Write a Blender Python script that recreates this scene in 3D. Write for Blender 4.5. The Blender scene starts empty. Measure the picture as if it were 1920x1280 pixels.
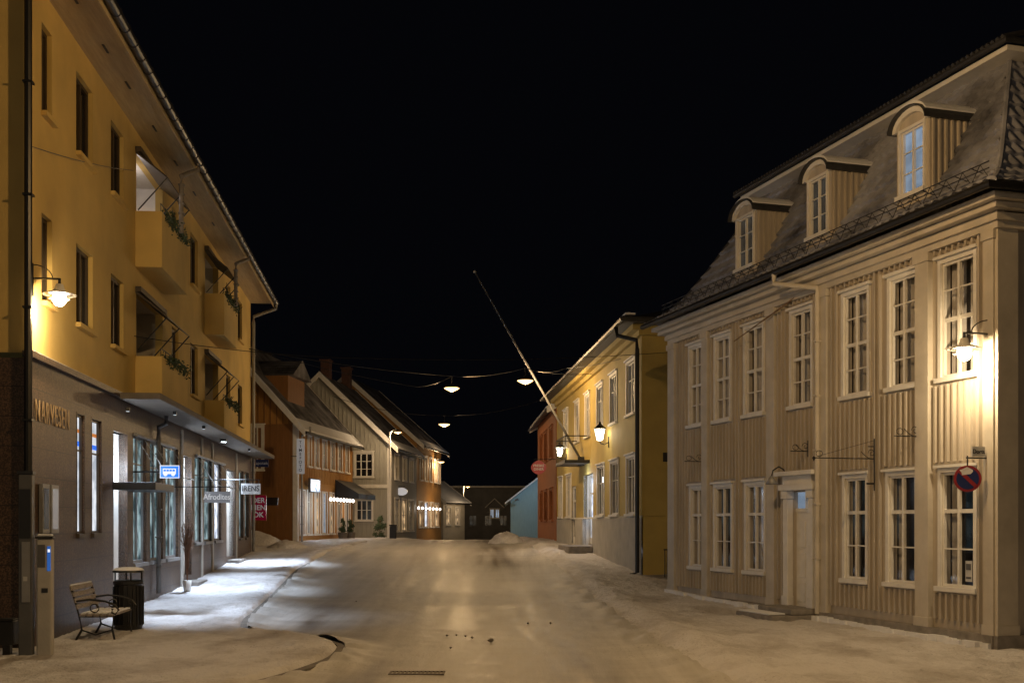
import bpy, bmesh, math, random
from mathutils import Vector, Matrix, noise
random.seed(7)
F=2133.0; CX=960.0; HY=980.0; EZ=1.85
sc=bpy.context.scene; C=sc.collection
R=math.radians
def W(px,py,Y): return Vector(((px-CX)/F*Y, Y, EZ+(HY-py)/F*Y))
def interp(p,x):
    if x<=p[0][0]: return p[0][1]
    for (a,b),(c,d) in zip(p,p[1:]):
        if x<=c: return b+(d-b)*(x-a)/(c-a)
    return p[-1][1]
PR=[(-50,0),(14,0),(20,.05),(26,.18),(33,.45),(41,.78),(50,.97),(57,1.02),(65,.9),(85,-.2),(120,-2),(400,-3)]
def prof(y): return sum(interp(PR,y+k) for k in (-2,-1,0,1,2))/5
# ------------------------------------------------------------ materials
def nt(name):
    m=bpy.data.materials.new(name); m.use_nodes=True; n=m.node_tree; b=n.nodes['Principled BSDF']; return m,n,b
def mixc(n,fac,a,b):
    x=n.nodes.new('ShaderNodeMix'); x.data_type='RGBA'
    if isinstance(fac,(int,float)): x.inputs[0].default_value=fac
    else: n.links.new(fac,x.inputs[0])
    for i,v in ((6,a),(7,b)):
        if isinstance(v,tuple): x.inputs[i].default_value=(*v,1)
        else: n.links.new(v,x.inputs[i])
    return x.outputs[2]
def noi(n,scale,detail=4,stretch=None,co='Object',rough=.55):
    t=n.nodes.new('ShaderNodeTexCoord'); q=n.nodes.new('ShaderNodeTexNoise'); q.inputs['Scale'].default_value=scale; q.inputs['Detail'].default_value=detail; q.inputs['Roughness'].default_value=rough
    if stretch:
        mp=n.nodes.new('ShaderNodeMapping'); mp.inputs['Scale'].default_value=stretch; n.links.new(t.outputs[co],mp.inputs[0]); n.links.new(mp.outputs[0],q.inputs[0])
    else: n.links.new(t.outputs[co],q.inputs[0])
    return q.outputs[0]
def ramp(n,src,a,b,c=0,d=1):
    r=n.nodes.new('ShaderNodeMapRange'); r.inputs[1].default_value=a; r.inputs[2].default_value=b; r.inputs[3].default_value=c; r.inputs[4].default_value=d; n.links.new(src,r.inputs[0]); return r.outputs[0]
def mth(n,op,a,b):
    q=n.nodes.new('ShaderNodeMath'); q.operation=op; q.use_clamp=True
    for i,v in enumerate((a,b)):
        if isinstance(v,(int,float)): q.inputs[i].default_value=v
        else: n.links.new(v,q.inputs[i])
    return q.outputs[0]
def bump(n,b,h,strength,dist=.02,prev=None):
    u=n.nodes.new('ShaderNodeBump'); u.inputs['Strength'].default_value=strength; u.inputs['Distance'].default_value=dist; n.links.new(h,u.inputs['Height'])
    if prev: n.links.new(prev,u.inputs['Normal'])
    n.links.new(u.outputs[0],b.inputs['Normal']); return u.outputs[0]
def pm(name,c,rough=.7,var=.15,scale=3,bs=.2,bd=.01,bscale=40,metal=0,stretch=None):
    m,n,b=nt(name)
    f=ramp(n,noi(n,scale,6,stretch),.3,.7)
    n.links.new(mixc(n,f,tuple(x*(1-var) for x in c),tuple(min(1,x*(1+var)) for x in c)),b.inputs['Base Color'])
    b.inputs['Roughness'].default_value=rough; b.inputs['Metallic'].default_value=metal
    if bs: bump(n,b,noi(n,bscale,3),bs,bd)
    return m
def em(name,c,s,var=0,scale=3,c2=None,base=(.02,.02,.02)):
    m,n,b=nt(name); b.inputs['Base Color'].default_value=(*base,1); b.inputs['Roughness'].default_value=.2
    if var:
        f=ramp(n,noi(n,scale,3),.38,.62)
        n.links.new(mixc(n,f,c2 or tuple(x*(1-var) for x in c),c),b.inputs['Emission Color'])
    else: b.inputs['Emission Color'].default_value=(*c,1)
    b.inputs['Emission Strength'].default_value=s
    return m
M={}
M['yellow']=pm('yellow_render',(.55,.39,.13),.88,.17,.7,.3,.01,70)
M['yellow2']=pm('yellow_boards',(.44,.325,.09),.75,.12,1.2,.15,.01,20)
def granite():
    m,n,b=nt('granite_cladding')
    f=ramp(n,noi(n,45,4),.45,.6); g=ramp(n,noi(n,1.2,5),.3,.7)
    c=mixc(n,f,(.035,.019,.012),(.145,.088,.052)); c=mixc(n,mth(n,'MULTIPLY',g,.5),c,(.045,.027,.018))
    t=n.nodes.new('ShaderNodeTexCoord'); mp=n.nodes.new('ShaderNodeMapping'); mp.inputs['Rotation'].default_value=(R(90),0,0); n.links.new(t.outputs['Object'],mp.inputs[0])
    k=n.nodes.new('ShaderNodeTexBrick'); n.links.new(mp.outputs[0],k.inputs[0]); k.inputs['Scale'].default_value=1; k.inputs['Brick Width'].default_value=.42; k.inputs['Row Height'].default_value=.42; k.inputs['Mortar Size'].default_value=.007; k.offset=0
    c=mixc(n,k.outputs['Fac'],c,(.015,.011,.009)); n.links.new(c,b.inputs['Base Color']); b.inputs['Roughness'].default_value=.5
    bump(n,b,noi(n,60,3),.2,.004); return m
M['granite']=granite()
M['soffit']=pm('soffit_boards',(.40,.31,.17),.7,.15,2,.3,.01,12,stretch=(1,12,1))
M['dark']=pm('dark_metal',(.02,.019,.018),.45,.2,6,.1,.004,30,metal=.3)
M['darkframe']=pm('dark_window_frame',(.05,.035,.02),.5,.2,6,.1)
M['white']=pm('white_paint',(.70,.68,.64),.55,.08,5,.15,.004,30)
M['beige']=pm('beige_boards',(.43,.38,.315),.7,.18,1.5,.25,.006,25,stretch=(3,3,.4))
M['trim']=pm('cream_trim',(.50,.455,.385),.6,.12,3,.2,.005,25)
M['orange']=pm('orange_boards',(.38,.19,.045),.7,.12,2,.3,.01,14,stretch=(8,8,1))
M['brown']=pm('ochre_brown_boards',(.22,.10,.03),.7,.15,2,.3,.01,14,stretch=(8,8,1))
M['red']=pm('red_boards',(.34,.11,.03),.7,.12,2,.3,.01,14)
M['grey']=pm('grey_boards',(.34,.33,.29),.7,.10,2,.3,.01,14,stretch=(8,8,1))
M['blue']=pm('pale_blue_boards',(.30,.46,.52),.7,.08,2,.3,.01,14,stretch=(8,8,1))
M['stucco']=pm('pale_plinth',(.42,.40,.36),.85,.15,2,.3,.01,30)
M['stone']=pm('stone_step',(.22,.20,.18),.8,.25,6,.4,.01,30)
M['kerbstone']=pm('kerb_stone',(.16,.14,.12),.8,.35,5,.4,.01,30)
M['wood']=pm('frosted_wood',(.28,.25,.23),.75,.4,9,.3,.005,30,stretch=(1,1,6))
M['pole']=pm('brown_pole_wood',(.16,.10,.05),.7,.3,6,.2)
M['snow']=pm('snow_cap',(.74,.75,.78),.7,.06,6,.5,.02,12)
M['black']=pm('black_paint',(.012,.012,.013),.4,.2,5,.1)
M['concrete']=pm('concrete_slab',(.12,.10,.08),.8,.2,3,.3,.01,30)
M['steel']=pm('grey_steel',(.26,.26,.26),.45,.1,5,.1,metal=.3)
M['post']=pm('dark_grey_post',(.09,.09,.09),.5,.15,4,.1)
M['brick']=pm('chimney_brick',(.09,.045,.035),.85,.3,9,.3)
M['pane']=pm('dark_window_glass',(.014,.015,.018),.08,.4,1.5,0)
M['panefaint']=em('window_glass_faint_room',(.10,.10,.09),.25,.9,1.3)
M['curtain']=pm('curtain_cloth',(.40,.37,.34),.9,.25,3,.2)
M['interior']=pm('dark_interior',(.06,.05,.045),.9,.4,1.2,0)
M['darkwall']=pm('dark_grey_boards',(.10,.095,.09),.85,.2,1.2,.1)
M['leaf']=pm('evergreen_leaves',(.045,.07,.028),.7,.4,12,0)
M['twig']=pm('bare_twigs',(.16,.08,.045),.8,.2,12,0)
M['lit_warm']=em('lit_room_warm',(1,.66,.34),.8,.9,2.6,(.08,.05,.03))
M['lit_white']=em('lit_shop_white',(.84,.90,1),1.7,.75,2.6,(.22,.26,.34))
M['lit_even']=em('lit_poster_white',(.82,.86,.92),1.0,.4,3,(.42,.46,.52))
M['lit_teal']=em('lit_shop_teal',(.38,.54,.58),.85,.9,2.6,(.02,.05,.06))
M['lit_blue']=em('lit_room_blue',(.36,.48,.64),.65,.4,2)
M['bulb']=em('glowing_glass',(1,.80,.5),30)
M['bulb_o']=em('glowing_amber_glass',(1,.56,.20),5)
M['bulb_w']=em('glowing_white_glass',(1,.86,.62),14)
M['bulb_s']=em('small_string_bulb',(1,.86,.74),9)
M['bulb_c']=em('cool_spot_glass',(.85,.93,1),10)
M['lens_dim']=em('added_spot_lens',(.8,.9,1),.8)  # lens glass of the added canopy spots
M['signwhite']=pm('sign_white',(.5,.5,.5),.5,.03,3,0)
M['signsoft']=em('sign_white_soft_glow',(.5,.53,.58),.55,base=(.4,.4,.4))  # emission stands in for light falling on lettering and the round board
M['signdim']=em('sign_white_dim_glow',(.4,.42,.46),.28,base=(.35,.35,.35))  # low emission stands in for light on unlit boards, sheets and letters
M['signgrey']=em('sign_grey_glow',(.10,.11,.13),.6,base=(.16,.17,.19))  # emission put into the colour so the unlit board shows
M['signblue']=em('sign_blue_lit',(.02,.16,.85),1.0,base=(.02,.12,.6))
M['labelblue']=em('label_blue',(.04,.16,.6),.5,base=(.03,.12,.4))
M['signlit']=em('sign_white_lit',(.9,.93,1),1.0)
M['signred']=pm('sign_red',(.30,.02,.03),.5,.05,3,0)
M['signpink']=em('sign_crimson_glow',(.30,.01,.04),.12,base=(.26,.008,.04))  # faint emission stands in for light on the banner, which is no lamp
M['signnavy']=pm('sign_navy',(.012,.025,.14),.5,.05,3,0)
M['orangeem']=em('poster_orange',(1,.3,.05),.5)
M['gold']=pm('bronze_letters',(.38,.26,.13),.6,.2,8,0)
def glass():
    m,n,b=nt('clear_window_glass'); out=n.nodes['Material Output']
    t=n.nodes.new('ShaderNodeBsdfTransparent'); t.inputs[0].default_value=(.93,.94,.96,1)
    g=n.nodes.new('ShaderNodeBsdfGlossy'); g.inputs['Roughness'].default_value=.04
    fr=n.nodes.new('ShaderNodeFresnel'); fr.inputs[0].default_value=1.5; ge=n.nodes.new('ShaderNodeNewGeometry')
    fac=mth(n,'MULTIPLY',fr.outputs[0],mth(n,'SUBTRACT',1.0,ge.outputs['Backfacing']))
    mx=n.nodes.new('ShaderNodeMixShader'); n.links.new(fac,mx.inputs[0]); n.links.new(t.outputs[0],mx.inputs[1]); n.links.new(g.outputs[0],mx.inputs[2]); n.links.new(mx.outputs[0],out.inputs[0]); return m
M['glass']=glass()
def snowmat(name,base,dirt,dlo,dhi,stretch,rough=.55,foot=.6,wear=False):
    m,n,b=nt(name)
    a=ramp(n,noi(n,.9,8,stretch,rough=.65),dlo,dhi)
    if wear:
        at=n.nodes.new('ShaderNodeAttribute'); at.attribute_name='wear'
        pa=ramp(n,noi(n,.28,7,(1,.6,1),rough=.65),.32,.66)
        cross=ramp(n,noi(n,1.0,6,(.25,1.3,1),rough=.6),.35,.65)
        s=mth(n,'MULTIPLY',at.outputs['Fac'],mth(n,'ADD',.3,mth(n,'MULTIPLY',pa,.8)))
        a=mth(n,'SUBTRACT',mth(n,'ADD',.34,mth(n,'ADD',mth(n,'MULTIPLY',a,.5),mth(n,'MULTIPLY',cross,.22))),s)
        n.links.new(ramp(n,a,0,1,.36,.65),b.inputs['Roughness'])
    else: b.inputs['Roughness'].default_value=rough
    c1=mixc(n,a,dirt,base)
    sp=ramp(n,noi(n,26,4),.60,.70)
    a2=ramp(n,noi(n,.35,5),.42,.6)
    n.links.new(mixc(n,mth(n,'MULTIPLY',mth(n,'MULTIPLY',sp,a2),.8),c1,tuple(x*.4 for x in dirt)),b.inputs['Base Color'])
    u=bump(n,b,noi(n,5,5,(1,.5,1) if wear else None,rough=.6),foot,.10)
    bump(n,b,noi(n,38,4),.45 if wear else .55,.014,u)
    return m
M['road']=snowmat('packed_snow_road',(.62,.60,.57),(.105,.08,.055),.30,.66,(2.4,.14,1),.5,.10,True)
M['pave']=snowmat('trodden_snow',(.64,.62,.62),(.30,.26,.23),.27,.55,(1,.6,1),.6,1.0)
M['ground']=snowmat('snow_ground',(.6,.6,.6),(.4,.38,.36),.3,.6,(1,1,1),.7,.6)
def tilemat(name,dk,sn,lo,hi):
    m,n,b=nt(name)
    f=ramp(n,noi(n,.9,8,rough=.62),lo,hi)
    n.links.new(mixc(n,f,dk,sn),b.inputs['Base Color']); b.inputs['Roughness'].default_value=.75
    return m,n,b
m_,n_,b_=tilemat('snow_dusted_clay_tiles',(.05,.05,.06),(.34,.35,.41),.28,.6); M['tile']=m_
m_,n_,b_=tilemat('dusted_roof_tiles',(.03,.027,.028),(.24,.235,.25),.36,.66); M['roof']=m_
w_=n_.nodes.new('ShaderNodeTexWave'); w_.inputs['Scale'].default_value=1.3; t_=n_.nodes.new('ShaderNodeTexCoord'); n_.links.new(t_.outputs['Object'],w_.inputs[0]); bump(n_,b_,w_.outputs[1],.8,.05)
M['tilecap']=pm('dark_roof_metal',(.03,.03,.033),.5,.3,8,.2)
# ------------------------------------------------------------ mesh helper
class MB:
    def __init__(s): s.v=[]; s.f=[]
    def poly(s,*p):
        i=len(s.v); s.v+= [Vector(q) for q in p]; s.f.append(tuple(range(i,i+len(p)))); return s
    def box(s,x0,x1,y0,y1,z0,z1):
        i=len(s.v); s.v+=[Vector(q) for q in ((x0,y0,z0),(x1,y0,z0),(x1,y1,z0),(x0,y1,z0),(x0,y0,z1),(x1,y0,z1),(x1,y1,z1),(x0,y1,z1))]
        s.f+=[tuple(i+k for k in q) for q in ((0,3,2,1),(4,5,6,7),(0,1,5,4),(1,2,6,5),(2,3,7,6),(3,0,4,7))]; return s
    def prism(s,pts,a,b,ax='y'):
        n=len(pts); i=len(s.v)
        for t in (a,b):
            for (u,w) in pts:
                s.v.append(Vector((u,t,w) if ax=='y' else (t,u,w) if ax=='x' else (u,w,t)))
        s.f.append(tuple(i+k for k in range(n))); s.f.append(tuple(i+n+k for k in reversed(range(n))))
        for k in range(n): s.f.append((i+k,i+(k+1)%n,i+n+(k+1)%n,i+n+k))
        return s
    def tube(s,pts,r,n=8):
        pts=[Vector(p) for p in pts]; rings=[]
        for k,p in enumerate(pts):
            t=(pts[min(k+1,len(pts)-1)]-pts[max(k-1,0)]).normalized()
            u=t.cross(Vector((0,0,1)))
            if u.length<.05: u=t.cross(Vector((1,0,0)))
            u.normalize(); w=t.cross(u); rr=r[k] if isinstance(r,(list,tuple)) else r
            rings.append(len(s.v))
            for j in range(n):
                a=2*math.pi*j/n; s.v.append(p+u*math.cos(a)*rr+w*math.sin(a)*rr)
        for a,b in zip(rings,rings[1:]):
            for j in range(n): s.f.append((a+j,a+(j+1)%n,b+(j+1)%n,b+j))
        s.f.append(tuple(rings[0]+j for j in range(n))); s.f.append(tuple(rings[-1]+j for j in reversed(range(n)))); return s
    def lathe(s,c,prof_,n=20):
        c=Vector(c); rings=[]
        for r,z in prof_:
            rings.append(len(s.v))
            for j in range(n):
                a=2*math.pi*j/n; s.v.append(c+Vector((r*math.cos(a),r*math.sin(a),z)))
        for a,b in zip(rings,rings[1:]):
            for j in range(n): s.f.append((a+j,a+(j+1)%n,b+(j+1)%n,b+j))
        return s
    def build(s,name,mat,parent=None,Mx=None,smooth=False,bevel=0,recalc=True):
        me=bpy.data.meshes.new(name); v=[Mx@p for p in s.v] if Mx else s.v
        me.from_pydata([tuple(p) for p in v],[],s.f); me.materials.append(mat if not isinstance(mat,str) else M[mat])
        if recalc:
            bm=bmesh.new(); bm.from_mesh(me); bmesh.ops.recalc_face_normals(bm,faces=bm.faces); bm.to_mesh(me); bm.free()
        if smooth:
            for p in me.polygons: p.use_smooth=True
        o=bpy.data.objects.new(name,me); C.objects.link(o)
        if parent: o.parent=parent
        if bevel:
            b=o.modifiers.new('bevel','BEVEL'); b.width=bevel; b.segments=2; b.limit_method='ANGLE'
        return o
def thing(name,label,cat,loc=(0,0,0),rz=0,group=None):
    o=bpy.data.objects.new(name,None); C.objects.link(o); o.location=loc; o.rotation_euler=(0,0,rz); o['label']=label; o['category']=cat
    o.empty_display_size=.3
    if group: o['group']=group
    return o
def tag(o,label,cat,group=None):
    o['label']=label; o['category']=cat
    if group: o['group']=group
    return o
def text(body,size,mat,parent,loc,Mx=None,rotz=0,extr=.008,name='lettering',sx=1,align='CENTER',off=.012,space=1):
    cu=bpy.data.curves.new('t','FONT'); cu.body=body; cu.size=size; cu.extrude=extr; cu.align_x=align; cu.align_y='CENTER'; cu.offset=size*off; cu.space_character=space
    ob=bpy.data.objects.new('t',cu); C.objects.link(ob); dg=bpy.context.evaluated_depsgraph_get(); me=bpy.data.meshes.new_from_object(ob.evaluated_get(dg))
    bpy.data.objects.remove(ob); me.materials.clear(); me.materials.append(M[mat])
    T=Matrix.Translation(loc)@Matrix.Rotation(rotz,4,'Z')@Matrix.Rotation(math.pi/2,4,'X')@Matrix.Diagonal((sx,1,1,1))
    if Mx: T=Mx@T
    me.transform(T); o=bpy.data.objects.new(name,me); C.objects.link(o); o.parent=parent; return o
def light(kind,loc,power,col,parent=None,radius=.08,rot=None,angle=None,blend=.6,name='lamp_light'):
    l=bpy.data.lights.new(name,kind); l.energy=power; l.color=col
    if kind in('POINT','SPOT'): l.shadow_soft_size=radius
    if angle: l.spot_size=R(angle); l.spot_blend=blend
    o=bpy.data.objects.new(name,l); C.objects.link(o); o.location=loc
    if rot: o.rotation_euler=rot
    if parent: o.parent=parent
    return o
# ------------------------------------------------------------ facade frame: local x left->right seen from the street, -y outward
class Fac:
    def __init__(s,root,p,d,Mx=None):
        s.root=root; s.p=Vector(p); s.d=Vector(d).normalized(); s.out=Vector((s.d.y,-s.d.x)); s.M=Mx; s.ops=[]
    def S(s,px,o=0):
        k=(px-CX)/F; q=s.p+s.out*o; return (k*q.y-q.x)/(s.d.x-k*s.d.y)
    def Y(s,px,o=0): return (s.p+s.out*o+s.d*s.S(px,o)).y
    def Z(s,px,py,o=0): return EZ+(HY-py)/F*s.Y(px,o)
    def world(s,x,o,z):
        q=s.p+s.d*x+s.out*o; return Vector((q.x,q.y,z))
    def end(s,x,D,near=True):
        if near:
            q=s.p-s.out*D+s.d*x; d=s.out
            Mx=Matrix.Translation((x,D,0))@Matrix.Rotation(-math.pi/2,4,'Z')
        else:
            q=s.p+s.d*x; d=-s.out; Mx=Matrix.Translation((x,0,0))@Matrix.Rotation(math.pi/2,4,'Z')
        return Fac(s.root,q,d,Mx)
def building(name,label,cat,p,d,group=None):
    p=Vector(p); d=Vector(d).normalized()
    root=thing(name,label,cat,(p.x,p.y,0),math.atan2(d.y,d.x),group); return Fac(root,p,d)
def wallmesh(mb,x0,x1,z0,z1,ops,y=0,rev=.14):
    ops=[(max(a,x0),min(b,x1),max(c,z0),min(d,z1)) for a,b,c,d in ops if a<x1 and b>x0 and c<z1 and d>z0]
    xs=sorted({x0,x1,*[o[0] for o in ops],*[o[1] for o in ops]}); zs=sorted({z0,z1,*[o[2] for o in ops],*[o[3] for o in ops]})
    for a,b in zip(xs,xs[1:]):
        if b-a<1e-5: continue
        for c,d in zip(zs,zs[1:]):
            mx,mz=(a+b)/2,(c+d)/2
            if d-c<1e-5 or any(o[0]<mx<o[1] and o[2]<mz<o[3] for o in ops): continue
            mb.poly((a,y,c),(b,y,c),(b,y,d),(a,y,d))
    for a,b,c,d in ops:
        Y=y+rev
        mb.poly((a,y,c),(a,Y,c),(a,Y,d),(a,y,d)); mb.poly((b,y,c),(b,y,d),(b,Y,d),(b,Y,c)); mb.poly((a,y,d),(a,Y,d),(b,Y,d),(b,y,d)); mb.poly((a,y,c),(b,y,c),(b,Y,c),(a,Y,c))
def battens(mb,x0,x1,z0,z1,ops,step=.18,w=.035,t=.022,m=.02):
    n=int((x1-x0)/step)
    for k in range(n+1):
        x=x0+(k+.5)*step
        if x+w>x1: break
        segs=[(z0,z1)]
        for a,b,c,d in ops:
            if a-m<x+w and b+m>x:
                ns=[]
                for (p,q) in segs:
                    if d+m<=p or c-m>=q: ns.append((p,q)); continue
                    if c-m>p: ns.append((p,c-m))
                    if d+m<q: ns.append((d+m,q))
                segs=ns
        for p,q in segs:
            if q-p>.05: mb.box(x,x+w,-t,.004,p,q)
def window(f,x0,x1,z0,z1,cols=2,rows=(.5,),fm='white',pane='pane',trim=.08,depth=.09,fr=.045,bar=.022,sill=True,hat=True,label=None,curtain=0,name='window',proud=.035,mid=None,sillm=None):
    f.ops.append((x0,x1,z0,z1)); mb=MB(); y0,y1=depth-.045,depth
    mb.box(x0,x0+fr,y0,y1,z0,z1).box(x1-fr,x1,y0,y1,z0,z1).box(x0+fr,x1-fr,y0,y1,z0,z0+fr).box(x0+fr,x1-fr,y0,y1,z1-fr,z1)
    for c in range(1,cols):
        x=x0+(x1-x0)*c/cols; mb.box(x-bar*1.3,x+bar*1.3,y0-.005,y1-.005,z0+fr,z1-fr)
    for r in rows:
        z=z0+(z1-z0)*r; b=bar*1.6 if mid and abs(r-mid)<.01 else bar*.6
        mb.box(x0+fr,x1-fr,y0+.005,y1-.009,z-b,z+b)
    w=mb.build(name,fm,f.root,f.M)
    if label: w['label']=label
    MB().poly((x0,y1+.004,z0),(x1,y1+.004,z0),(x1,y1+.004,z1),(x0,y1+.004,z1)).build('pane',pane,w,f.M,recalc=False)
    if trim:
        t=MB(); t.box(x0-trim,x0-.002,-proud,.01,z0-.002,z1+trim).box(x1+.002,x1+trim,-proud,.01,z0-.002,z1+trim).box(x0-.002,x1+.002,-proud+.002,.01,z1+.002,z1+trim-.002)
        if hat: t.box(x0-trim-.05,x1+trim+.05,-proud-.05,.01,z1+trim+.002,z1+trim+.045)
        t.build('casing',fm,w,f.M)
    if sill:
        MB().box(x0-trim-.03,x1+trim+.03,-proud-.05,.03,z0-.075,z0-.004).build('sill',sillm or fm,w,f.M)
    if curtain:
        N_=14
        for (a,b) in ((x0,x0+(x1-x0)*curtain),(x1-(x1-x0)*curtain,x1)):
            cb=MB()
            for k in range(N_):
                u0=a+(b-a)*k/N_; u1=a+(b-a)*(k+1)/N_; g=lambda i:.17+.02*math.sin(i*1.9)
                cb.poly((u0,g(k),z0-.05),(u1,g(k+1),z0-.05),(u1,g(k+1),z1+.05),(u0,g(k),z1+.05))
            cb.build('curtain','curtain',w,f.M,smooth=True)
    return w
def shell(mb,L,D,z0,ze,zr=None):
    for x in (0,L):
        if zr: mb.poly((x,0,z0),(x,D,z0),(x,D,ze),(x,D/2,zr),(x,0,ze))
        else: mb.poly((x,0,z0),(x,D,z0),(x,D,ze),(x,0,ze))
    mb.poly((0,D,z0),(L,D,z0),(L,D,ze),(0,D,ze))
def gable_roof(f,L,D,ze,zr,ov=.4,ox=.3,mat='roof',snow=True,barge='white',th=.14):
    k=(zr-ze)/(D/2); rf=MB()
    def P(s,t,dz):
        y=t if s==1 else D-t; return (y,ze+k*t+dz)
    rf.prism([P(1,-ov,0),P(1,D/2,0),P(-1,-ov,0),P(-1,-ov,th),P(1,D/2,th),P(1,-ov,th)],-ox,L+ox,'x')
    r=rf.build('roof',mat,f.root)
    for x in (-ox-.05,L+ox+.002):
        b=MB(); b.prism([P(1,-ov-.03,-.12),P(1,D/2,-.12),P(-1,-ov-.03,-.12),P(-1,-ov-.03,th+.03),P(1,D/2,th+.03),P(1,-ov-.03,th+.03)],x,x+.048,'x')
        b.build('barge_board',barge,f.root)
    g=MB(); g.tube([(-ox,-ov-.06,ze-k*ov+.02),(L+ox,-ov-.06,ze-k*ov+.02)],.06,8); g.build('gutter','dark',f.root)
    if snow:
        sn=MB(); sn.prism([P(1,-ov-.02,th+.004),P(1,D/2,th+.004),P(1,D/2,th+.08),P(1,-ov-.02,th+.06)],-ox-.06,-ox+.22,'x'); sn.build('verge_snow','snow',r)
        e=MB(); e.prism([P(1,-ov-.02,th+.006),P(1,-ov+.5,th+.006),P(1,-ov+.5,th+.03),P(1,-ov-.02,th+.06)],-ox+.24,L+ox,'x'); e.build('eave_snow','snow',r)
    return r
# ============================================================ SETTING
YS=[y for y in range(-14,8,2)]+[8+.12*i for i in range(184)]+[30.2+.5*i for i in range(60)]+[61+3*i for i in range(30)]+[160,200,260,400]
KL=[(-14,-40),(6,-30),(7.5,-12),(9.5,-5.6),(11,-3.9),(12.5,-3.0),(14,-2.5),(15.5,-2.3),(17.0,-2.45),(17.8,-3.0),(18.6,-4.3),(20,-4.65),(25,-5.25),(33,-6.15),(40,-6.5),(52,-6.3),(60,-6.0),(70,-5.1),(90,-3.6),(160,-3)]
KR=[(-14,9),(6,3.6),(10,2.7),(14.6,2.3),(18.6,2.08),(26.5,1.72),(33,1.4),(40,1.0),(52,.35),(60,0),(70,.2),(160,4)]
def kl(y): return sum(interp(KL,y+k*.25) for k in (-2,-1,0,1,2))/5
def kr(y): return interp(KR,y)
def grid(name,mat,fx0,fx1,fz,n,ys=YS,wear=None):
    mb=MB(); nn=n+1; wv=[]
    for y in ys:
        a,b=fx0(y),fx1(y)
        for j in range(nn):
            t=j/n; x=a+(b-a)*t; mb.v.append(Vector((x,y,fz(x,y,t,a,b))))
            if wear: wv.append(wear(x,y,a,b))
    for i in range(len(ys)-1):
        for j in range(n): q=i*nn+j; mb.f.append((q,q+1,q+nn+1,q+nn))
    o=mb.build(name,mat,None,smooth=True,recalc=False); o['kind']='structure'
    if wear:
        at=o.data.attributes.new('wear','FLOAT','POINT'); at.data.foreach_set('value',wv)
    return o
def N(x,y,s): return noise.noise(Vector((x*s,y*s,1.7)))
grid('ground','ground',lambda y:-300,lambda y:300,lambda x,y,t,a,b:prof(y)-.06,6)
def tracks(x,y):
    xr=kr(y); u=xr-x+.35*noise.noise(Vector((y*.06,4.2,0))); s=0
    for c,w_,g_ in ((1.35,.20,.7),(2.75,.22,.75),(4.15,.2,.6),(5.5,.22,.6),(3.4,.12,.5),(1.75,.09,.45),(4.5,.09,.4),(2.0,.7,.4),(4.8,.7,.35),(3.1,.9,.35)): s+=g_*math.exp(-((u-c)/w_)**2)
    # a turning track that swings toward the side street on the left
    c2=1.6+max(0,(24-y))*.32; s+=.45*math.exp(-((u-c2)/.13)**2)*(1 if y<24 else 0)+.4*math.exp(-((u-c2-1.4)/.13)**2)*(1 if y<24 else 0)
    return min(1,s*(.75+.6*N(x,y*.3,.7)))
def rz(x,y,t,a,b):
    z=prof(y)+.008*N(x*2.0,y*.3,1.0)+.006*N(x,y,3)-.010*tracks(x,y)
    e=min(x-a,b-x); z+=.07*math.exp(-(max(e,0)/.4)**2)*(1+1.2*N(x,y,2.6))
    return z
def rwear(x,y,a,b):
    e=min(x-a,b-x); return (.20+.80*tracks(x,y))*min(1,max(0,e-.1)/1.0)
grid('road','road',lambda y:kl(y)-.02,lambda y:kr(y)+.05,rz,130,wear=rwear)
def pzl(x,y,t,a,b):
    e=b-x; h=.10*min(1,max(0,e)/.05); return prof(y)-.02+h+.02*N(x,y,1.3)+.020*N(x,y,5)*(1 if e>.1 else .3)+.016*N(x,y,10)+.06*math.exp(-((e-.4)/.35)**2)*(.5+N(x,y,1.1))
grid('left_pavement','pave',lambda y:min(-12,kl(y)-8),lambda y:kl(y)-.1,pzl,90)
def pzr(x,y,t,a,b):
    e=x-a; h=.10*min(1,max(0,e)/.45); return prof(y)-.02+h+.03*N(x,y,1.3)+.028*N(x,y,4.5)*min(1,e/.2)+.020*N(x,y,10)+.10*math.exp(-((e-.5)/.4)**2)*(.5+N(x,y,.9))
grid('right_pavement','pave',kr,lambda y:max(13,kr(y)+8),pzr,110)
kb=MB(); ky=[12+.3*i for i in range(80)]
def kh(y): return .045+.045*noise.noise(Vector((y*.6,3,0)))
for i in range(len(ky)-1):
    q=[(kl(y),y,prof(y)) for y in (ky[i],ky[i+1])]; h0,h1=kh(ky[i]),kh(ky[i+1])
    (x0,y0,z0),(x1,y1,z1)=q
    kb.poly((x0,y0,z0-.05),(x1,y1,z1-.05),(x1,y1,z1+h1),(x0,y0,z0+h0)); kb.poly((x0,y0,z0+h0),(x1,y1,z1+h1),(x1-.13,y1,z1+h1),(x0-.13,y0,z0+h0))
o=kb.build('kerb','kerbstone'); o['kind']='structure'
def pile(label,x,y,rx,ry,h,seed,group=None):
    mb=MB(); n=26; ns=10; root_z=prof(y)+.02
    for i in range(ns+1):
        t=i/ns
        for j in range(n):
            a=2*math.pi*j/n; q=1+.25*noise.noise(Vector((math.cos(a)*1.5+seed,math.sin(a)*1.5,t*2)))
            mb.v.append(Vector((math.cos(a)*rx*(1-t)*q,math.sin(a)*ry*(1-t)*q,h*(1-(1-t)**1.7)+.16*h*noise.noise(Vector((a*3+seed,t*5,0)))-.03)))
    for i in range(ns):
        for j in range(n): mb.f.append((i*n+j,i*n+(j+1)%n,(i+1)*n+(j+1)%n,(i+1)*n+j))
    o=mb.build('snow_pile','pave',smooth=True); o.location=(x,y,root_z); tag(o,label,'snow pile',group)
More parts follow.
